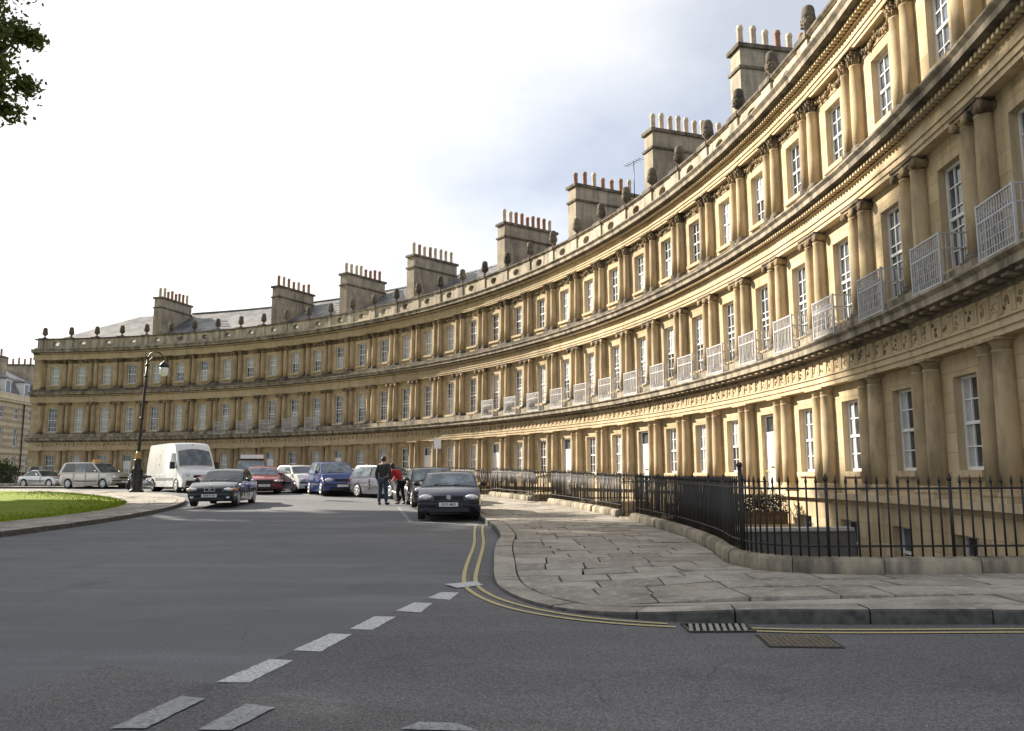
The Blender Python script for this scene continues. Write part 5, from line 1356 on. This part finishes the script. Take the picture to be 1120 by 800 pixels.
# ---- the white van
def make_van(label, pos, yaw):
    x, y = pos; v = thing('panel_van', label, 'van', (x, y, G(y)+.002), yaw)
    L_, hw, Ht = 5.9, .99, 2.62; r = .345; xf, xr = 1.95, -1.72; f_, b_ = L_/2, -L_/2; zb = .34
    pts = [(b_+.02, zb, .05), (b_, zb+.3, .03), (b_+.03, 1.6, .3), (b_+.14, Ht-.05, .22), (0.4, Ht, .6), (1.15, Ht-.03, .35), (1.42, Ht-.20, .25), (2.12, 1.30, .10), (2.62, 1.10, .20), (f_-.04, .92, .16), (f_, .5, .08), (f_-.12, zb-.08, .06)]
    for xc in (xf, xr):
        pts += [(xc+r+.12, zb-.08, .02)] + [(xc+(r+.06)*math.cos(a), r+(r+.06)*math.sin(a), 0) for a in np.linspace(-.05, PI+.05, 12)] + [(xc-r-.12, zb-.08, .02)]
    def half(z, x_):
        k = 1 - .10*smoothstep(1.1, 2.7, z) - .05*smoothstep(1.6, 2.9, x_); return hw*k
    loft('body', fillet(pts, .06, 4), half, 11, .05, .14, L_, 0, [whitep, M['blacktrim']], v, bev=.09)
    def q(nm, P, mat, t=None):
        mb = MB(); mb.face(P); return mb.build(nm, mat, v)
    mb = MB(); rows = []
    for u in np.linspace(0, 1, 5):
        xx, zz = 2.09+(1.50-2.09)*u, 1.39+(2.24-1.39)*u; hh_ = half(zz, xx)-.10
        rows.append([(xx+.022-.14*smoothstep(.3*L_, .5*L_, xx)*abs(t)**2.6, hh_*t, zz+.016-.05*t*t) for t in np.linspace(-1, 1, 9)])
    mb.grid(rows, 0, True); mb.build('windscreen', M['carglass'], v)
    mb = MB(); 
    for sg in (-1, 1):
        P = [(1.95, 1.28), (1.52, 2.02), (1.02, 2.02), (1.0, 1.28)]; pp = [(a, sg*(half(b, a)+.007), b) for a, b in P]
        mb2 = MB(); mb2.face(pp if sg < 0 else pp[::-1]); mb2.build('side_window', M['carglass'], v)
        for xd in (.92, 2.0, -.55): 
            rows = [[(xd-.008, sg*(half(z, xd)+.003), z), (xd+.008, sg*(half(z, xd)+.003), z)] for z in np.linspace(.45, 2.2 if xd < 1.9 else 1.2, 8)]
            mb.grid(rows if sg < 0 else [w_[::-1] for w_ in rows], 0, False)
    mb.build('door_gap', plain('shut_line', (.12, .12, .12), .7), v)
    mb = MB()
    for sg in (-1, 1): a, b = sorted((sg*(hw+.012), sg*(hw-.03))); mb.box(xr+r+.12, xf-r-.12, a, b, .62, .74); mb.box(b_+.1, xr-r-.12, a, b, .62, .74)
    mb.build('rubbing_strip', plain('grey_plastic', (.20, .20, .20), .6), v)
    mb = MB(); mb.box(f_-.16, f_+.015, -.78, .78, .34, .60); mb.build('bumper', M['blacktrim'], v)
    mb = MB(); mb.box(f_-.14, f_-.03, -.42, .42, .72, .88); mb.build('grille', M['blacktrim'], v)
    for sg in (-1, 1):
        mb = MB(); mb.sphere((0, 0, 0), (.17, .16, .17), 12); mb.build('headlight', M['lamp'], v, (f_-.24, sg*.68, .86), -sg*.35)
        mb = MB(); mb.box(-.05, .05, -.12, .12, -.02, .34); mb.tube([(0, -sg*.18, .06), (0, 0, .10)], .025, 6); mb.build('wing_mirror', M['blacktrim'], v, (1.78, sg*(hw+.16), 1.22))
        mb = MB(); mb.box(-.05, .0, -.07, .07, 0, .45); mb.build('tail_light', M['redlens'], v, (b_+.02, sg*.85, .95))
    mb = MB(); mb.lathe([(.075, 0), (.075, .012)], (f_-.03, 0, .80), 14, 0, True, 'x'); mb.build('badge', M['chrome'], v)
    mb = MB()
    for sg in (-1, 1):
        for (xx, zz, a, b) in ((-.95, 1.72, .16, .30), (-1.5, 1.66, .12, .26)):
            K = 20; ring = [(xx+a*math.cos(2*PI*j/K), zz+b*math.sin(2*PI*j/K)) for j in range(K)]; rin = [(xx+a*.7*math.cos(2*PI*j/K), zz+b*.7*math.sin(2*PI*j/K)) for j in range(K)]
            for j in range(K):
                c = (j+1) % K; P = [ring[j], ring[c], rin[c], rin[j]]; pp = [(p[0], sg*(half(p[1], p[0])+.004), p[1]) for p in P]; mb.face(pp if sg > 0 else pp[::-1])
    mb.build('side_emblem', plain('faint_emblem', (.66, .66, .60), .4, var=.1), v)
    tm, rm = wheel_meshes(r, .22, 'steel')
    for xx in (xf, xr):
        for sg in (-1, 1): wo = obj('wheel', tm, v, (xx, sg*(hw-.13), r)); obj('rim', rm, wo)
    mb = MB(); mb.box(b_+.1, f_-.3, -hw+.28, hw-.28, .26, .72); mb.build('underbody', M['tyre'], v)
    mb = MB(); mb.sphere((0, 0, 0), (.06, .02, .05), 8); mb.build('roof_aerial', M['iron'], v, (1.36, 0, 2.50))
    return v
make_van('tall white high-roofed panel van parked behind the graphite saloon', (-17.9, 44.8), face_dir(.66, -.76))

# ---- lamp post
lp = thing('street_lamp', 'tall black swan-neck street lamp with gilded collar and white lantern at the lawn edge', 'street lamp', (-18.45, 40.65, G(40.65)+.10), .0)
mb = MB(); mb.lathe([(.34, 0), (.34, .12), (.27, .16), (.27, .55), (.30, .60), (.25, .66), (.23, 1.05), (.27, 1.12), (.20, 1.2), (.17, 1.5), (.22, 1.56), (.12, 1.64)], n=12); 
for k in range(8): a = 2*PI*k/8; mb.box(.25*math.cos(a)-.02, .25*math.cos(a)+.02, .25*math.sin(a)-.02, .25*math.sin(a)+.02, .16, 1.1)
mb.build('base', M['iron'], lp)
mb = MB(); mb.lathe([(.13, 1.64), (.155, 1.68), (.10, 1.8), (.125, 1.86), (.085, 2.0)], n=12); mb.build('collar', M['gold'], lp)
lean = .045
pp = lambda z: (lean*(z-1.9), 0, z)
mb = MB(); mb.tube([pp(1.9), pp(3.6), pp(5.2), pp(6.55)], [.085, .07, .062, .055], 10)
for z in (3.65, 5.75, 6.3): mb.lathe([(.07, -.06), (.105, -.03), (.105, .03), (.07, .06)], pp(z), 10)
mb.build('post', M['iron'], lp)
ax_, _, az_ = pp(6.5); aa = math.radians(-8); arm = [(0, .0), (.02, .22), (.14, .40), (.36, .47), (.60, .43), (.78, .28), (.84, .04)]
mb = MB(); mb.tube([(ax_+d*math.cos(aa), d*math.sin(aa), az_+z) for d, z in arm], .032, 8)
for k in range(3):
    c = (.16+.18*k, .27+.02*k); mb.tube([(ax_+(c[0]+.09*math.cos(t)*(1-t/9))*1, 0, az_+c[1]+.09*math.sin(t)*(1-t/9)) for t in np.linspace(0, 6, 14)], .014, 5)
mb.tube([(ax_, 0, az_-.05), (ax_+.3, 0, az_+.30)], .016, 5); mb.sphere((ax_, 0, az_+.02), .07, 8)
mb.tube([(ax_-.0, 0, az_+.1), (ax_-.14, 0, az_+.28), (ax_-.1, 0, az_+.42)], .016, 5)
mb.build('swan_neck', M['iron'], lp)
ex, ez = ax_+.84, az_+.04
mb = MB(); mb.lathe([(.03, 0), (.05, -.06), (.14, -.12), (.21, -.20), (.23, -.34), (.21, -.36)], (ex, 0, ez), 14); hd_ = mb.build('lantern_hood', M['iron'], lp)
mb = MB(); mb.lathe([(.20, -.36), (.215, -.45), (.19, -.72), (.10, -.80)], (ex, 0, ez), 14); mb.build('lantern_glass', plain('opal_glass', (.78, .78, .76), .15, var=.04, coat=.5), hd_)

# ---- parking sign on a thin pole
sg_ = thing('parking_sign', 'small white sign on a thin pole at the pavement edge behind the parked cars', 'sign', (-3.05, 33.6, G(33.6)+.12), 0)
mb = MB(); mb.tube([(0, 0, 0), (0, 0, 2.45)], .035, 8); mb.build('pole', plain('grey_pole', (.16, .16, .15), .6), sg_)
mb = MB(); mb.box(-.15, .15, -.058, -.04, 2.0, 2.42); mb.build('sign_plate', M['white'], sg_)

# ---- motorcycle
def motorcycle(label, pos, yaw, col, fair):
    m = thing('motorcycle', label, 'motorcycle', (*pos, G(pos[1])), yaw)
    tm = MB(); tm.lathe([(.20, -.06), (.29, -.065), (.31, 0), (.29, .065), (.20, .06)], n=20, ax='y'); t_ = tm.mesh('wheel', [M['tyre']])
    rm = MB(); rm.lathe([(.2, -.03), (.2, .03), (.17, .03), (.17, -.03)], n=20, ax='y', caps=False)
    for k in range(6): a = 2*PI*k/6; rm.tube([(.03*math.cos(a), 0, .03*math.sin(a)), (.18*math.cos(a), 0, .18*math.sin(a))], .014, 4)
    rm.lathe([(.05, -.05), (.05, .05)], n=10, ax='y'); r_ = rm.mesh('rim', [M['alloy']])
    for xx in (.68, -.68): wo = obj('wheel', t_, m, (xx, 0, .31)); obj('rim', r_, wo)
    mb = MB(); mb.sphere((.05, 0, .45), (.30, .18, .22), 10); mb.tube([(-.68, .10, .31), (-.1, .10, .42)], .03, 6); mb.tube([(-.68, -.10, .31), (-.1, -.10, .42)], .03, 6); mb.tube([(-.8, -.14, .42), (.1, -.16, .28)], .045, 8); mb.build('engine', M['alloy'], m)
    mb = MB(); mb.sphere((.18, 0, .80), (.32, .15, .14), 12); mb.sphere((-.70, 0, .84), (.28, .10, .09), 10); mb.sphere((.68, 0, .60), (.26, .09, .10), 10); mb.build('tank', col, m)
    mb = MB(); mb.sphere((-.32, 0, .80), (.38, .13, .07), 10); mb.build('seat', M['blacktrim'], m)
    mb = MB(); 
    for sg in (-1, 1): mb.tube([(.68, sg*.09, .31), (.45, sg*.09, .92)], .024, 6); mb.tube([(.45, 0, .98), (.40, sg*.2, 1.04), (.30, sg*.36, 1.02)], .017, 6)
    mb.build('fork', M['chrome'], m)
    mb = MB(); mb.sphere((.60, 0, .86), (.20, .22, .18), 12); mb.build('fairing', fair, m)
    mb = MB(); mb.grid([[(.56-.14*u, .2*t*(1-.3*u), 1.0+.26*u-.04*t*t) for t in np.linspace(-1, 1, 7)] for u in np.linspace(0, 1, 4)], 0, True); mb.build('windshield', plain('smoked_screen', (.30, .30, .32), .1, coat=1), m)
    mb = MB(); mb.sphere((.78, 0, .86), (.06, .09, .08), 10); mb.build('headlight', M['lamp'], m)
    return m
motorcycle('red and white motorcycle parked beside the woman in the red jacket', (-4.25, 32.9), face_dir(.55, -.8), paint('maroon_paint', (.25, .02, .02), .1, .3), redp)
motorcycle('dark motorcycle parked between the lamp post and the white van', (-20.2, 45.6), face_dir(-.8, -.5), blackp, blackp)

# ------------------------------------------------------------------ people
def skin_body(name, verts, edges, radii, mat, parent, root=0, sub=2):
    me = bpy.data.meshes.new(name); me.from_pydata(verts, edges, []); me.materials.append(mat)
    bm = bmesh.new(); bm.from_mesh(me); lay = bm.verts.layers.skin.verify(); bm.verts.ensure_lookup_table()
    for k, v in enumerate(bm.verts):
        r = radii[k]; v[lay].radius = r if isinstance(r, tuple) else (r, r); v[lay].use_root = (k == root)
    bm.to_mesh(me); bm.free(); o = obj(name, me, parent)
    o.modifiers.new('skin', 'SKIN').use_smooth_shade = True; s = o.modifiers.new('sub', 'SUBSURF'); s.levels = sub; s.render_levels = sub
    return o
def person(label, pos, yaw, J, clothes, height=1.75):
    """J: joints in metres for a 1.75 m figure facing +x, left is +y"""
    k = height/1.75; p = thing('person', label, 'person', (*pos, G(pos[1])+.004), yaw, None); p.scale = (k, k, k)
    names = ['pelvis', 'waist', 'chest', 'neck', 'jaw', 'crown', 'shL', 'elL', 'wrL', 'shR', 'elR', 'wrR', 'hipL', 'knL', 'anL', 'toeL', 'hipR', 'knR', 'anR', 'toeR']
    rad = dict(pelvis=(.15, .11), waist=(.135, .10), chest=(.165, .11), neck=.058, jaw=.082, crown=.085, shL=.07, elL=.045, wrL=.032, shR=.07, elR=.045, wrR=.032, hipL=.095, knL=.06, anL=.042, toeL=.035, hipR=.095, knR=.06, anR=.042, toeR=.035)
    E_ = [('pelvis', 'waist'), ('waist', 'chest'), ('chest', 'neck'), ('neck', 'jaw'), ('jaw', 'crown'), ('chest', 'shL'), ('shL', 'elL'), ('elL', 'wrL'), ('chest', 'shR'), ('shR', 'elR'), ('elR', 'wrR'), ('pelvis', 'hipL'), ('hipL', 'knL'), ('knL', 'anL'), ('anL', 'toeL'), ('pelvis', 'hipR'), ('hipR', 'knR'), ('knR', 'anR'), ('anR', 'toeR')]
    V_ = [J[n] for n in names]; ed = [(names.index(a), names.index(b)) for a, b in E_]; R_ = [rad[n] for n in names]
    for s in 'LR':                                             # palm, four fingers and a thumb
        wv = Vector(J['wr'+s]); d = (wv-Vector(J['el'+s])).normalized(); side = Vector((1, 0, 0)); side = (side - d*side.dot(d)).normalized()
        pi = len(V_); V_.append(tuple(wv+d*.08)); R_.append((.034, .018)); ed.append((names.index('wr'+s), pi))
        for f_, (off, ln) in enumerate(((-.028, .065), (-.009, .078), (.010, .073), (.028, .055))):
            a = len(V_); V_ += [tuple(wv+d*.105+side*off), tuple(wv+d*(.105+ln*.5)+side*off*1.1), tuple(wv+d*(.10+ln)+side*off*1.0+Vector((0, -.02 if s == 'L' else .02, 0)))]; R_ += [.010, .009, .008]; ed += [(pi, a), (a, a+1), (a+1, a+2)]
        a = len(V_); V_ += [tuple(wv+d*.045+side*.045), tuple(wv+d*.085+side*.06)]; R_ += [.012, .010]; ed += [(pi, a), (a, a+1)]
    skin_body('body', V_, ed, R_, M['skin'], p)
    def sub(nm, chain, extra, mat, cut=None):
        ns = sorted({n for e in chain for n in e}, key=names.index); vv = []
        for n in ns: vv.append(J[n])
        ee = [(ns.index(a), ns.index(b)) for a, b in chain]; rr_ = [tuple(q+extra for q in rad[n]) if isinstance(rad[n], tuple) else rad[n]+extra for n in ns]
        if cut:
            for n, (other, f_) in cut.items(): vv[ns.index(n)] = tuple(Vector(J[n]).lerp(Vector(J[other]), f_))
        return skin_body(nm, vv, ee, rr_, mat, p)
    sub('jacket', [('pelvis', 'waist'), ('waist', 'chest'), ('chest', 'neck'), ('chest', 'shL'), ('shL', 'elL'), ('elL', 'wrL'), ('chest', 'shR'), ('shR', 'elR'), ('elR', 'wrR')], .024, clothes[0], {'neck': ('chest', .35), 'wrL': ('elL', .08), 'wrR': ('elR', .08)})
    sub('trousers', [('pelvis', 'hipL'), ('hipL', 'knL'), ('knL', 'anL'), ('pelvis', 'hipR'), ('hipR', 'knR'), ('knR', 'anR')], .018, clothes[1])
    for s in 'LR':
        a, t = Vector(J['an'+s]), Vector(J['toe'+s]); mb = MB(); d = (t-a); d.z = 0; d.normalize()
        mb.sphere((0, 0, 0), (.15, .052, .05), 10); o = mb.build('shoe', clothes[2], p, (a.x+d.x*.07, a.y+d.y*.07, .05), math.atan2(d.y, d.x))
    j, c = Vector(J['jaw']), Vector(J['crown']); f = Vector(J.get('face', (1, 0, 0))).normalized(); mid = j.lerp(c, .5)
    side = Vector((-f.y, f.x, 0)).normalized()
    mb = MB(); mb.sphere(tuple(mid+Vector((0, 0, .035))-f*.022), (.098, .098, .115), 12); 
    if clothes[3] == 'long':
        for q in (-.05, 0, .05): mb.sphere(tuple(j-f*.07+side*q+Vector((0, 0, -.03))), (.05, .05, .15), 10)
    mb.build('hair', plain('dark_hair', (.022, .016, .012), .6, var=.3, scale=30), p)
    mb = MB(); mb.sphere(tuple(mid+f*.105+Vector((0, 0, -.012))), (.02, .016, .026), 8); mb.build('nose', M['skin'], p)
    for q in (-.035, .035):
        mb = MB(); mb.sphere(tuple(mid+f*.088+side*q+Vector((0, 0, .014))), (.011, .011, .009), 8); mb.build('eye', M['white'], p)
        mb = MB(); mb.sphere(tuple(mid+side*(q*2.65)+Vector((0, 0, -.005))), (.022, .014, .034), 8); mb.build('ear', M['skin'], p)
    mb = MB(); mb.sphere(tuple(mid+f*.09+Vector((0, 0, -.055))), (.012, .028, .008), 8); mb.build('mouth', plain('lips', (.35, .14, .12), .5), p)
    return p
cloth = lambda n, c: plain(n, c, .9, var=.3, scale=9, bump=.3)
JM = dict(pelvis=(0, 0, .95), waist=(.01, 0, 1.10), chest=(.01, 0, 1.34), neck=(.02, 0, 1.50), jaw=(.05, 0, 1.58), crown=(.05, 0, 1.67), shL=(0, .19, 1.42), elL=(-.03, .27, 1.14), wrL=(.06, .27, .90), shR=(0, -.19, 1.42), elR=(.0, -.28, 1.15), wrR=(.10, -.24, .92),
          hipL=(0, .10, .90), knL=(.02, .12, .49), anL=(-.02, .14, .08), toeL=(.14, .17, .04), hipR=(0, -.10, .90), knR=(.03, -.12, .49), anR=(.0, -.14, .08), toeR=(.16, -.17, .04), face=(1, 0, -.1))
person('man in a dark grey jacket and jeans standing in the road, seen from behind', (-4.88, 31.2), face_dir(.35, 1), JM, (cloth('dark_jacket', (.035, .036, .036)), cloth('denim', (.035, .05, .085)), M['blacktrim'], 'short'), 1.80)
JW = dict(pelvis=(0, 0, .90), waist=(.07, .04, 1.04), chest=(.20, .12, 1.24), neck=(.27, .16, 1.38), jaw=(.32, .18, 1.45), crown=(.34, .19, 1.54), shL=(.16, .29, 1.31), elL=(.22, .32, 1.05), wrL=(.38, .28, .92), shR=(.20, -.06, 1.31), elR=(.30, -.12, 1.06), wrR=(.46, -.02, .94),
          hipL=(0, .09, .86), knL=(.06, .11, .47), anL=(-.02, .12, .08), toeL=(.13, .14, .04), hipR=(0, -.09, .86), knR=(.0, -.11, .47), anR=(-.10, -.13, .08), toeR=(.05, -.16, .04), face=(1, .3, -.4))
person('woman in a red jacket and black trousers leaning forward beside the motorcycle', (-4.28, 31.7), face_dir(-.80, .6), JW, (cloth('red_jacket', (.38, .015, .02)), cloth('black_trousers', (.012, .012, .013)), M['blacktrim'], 'long'), 1.66)
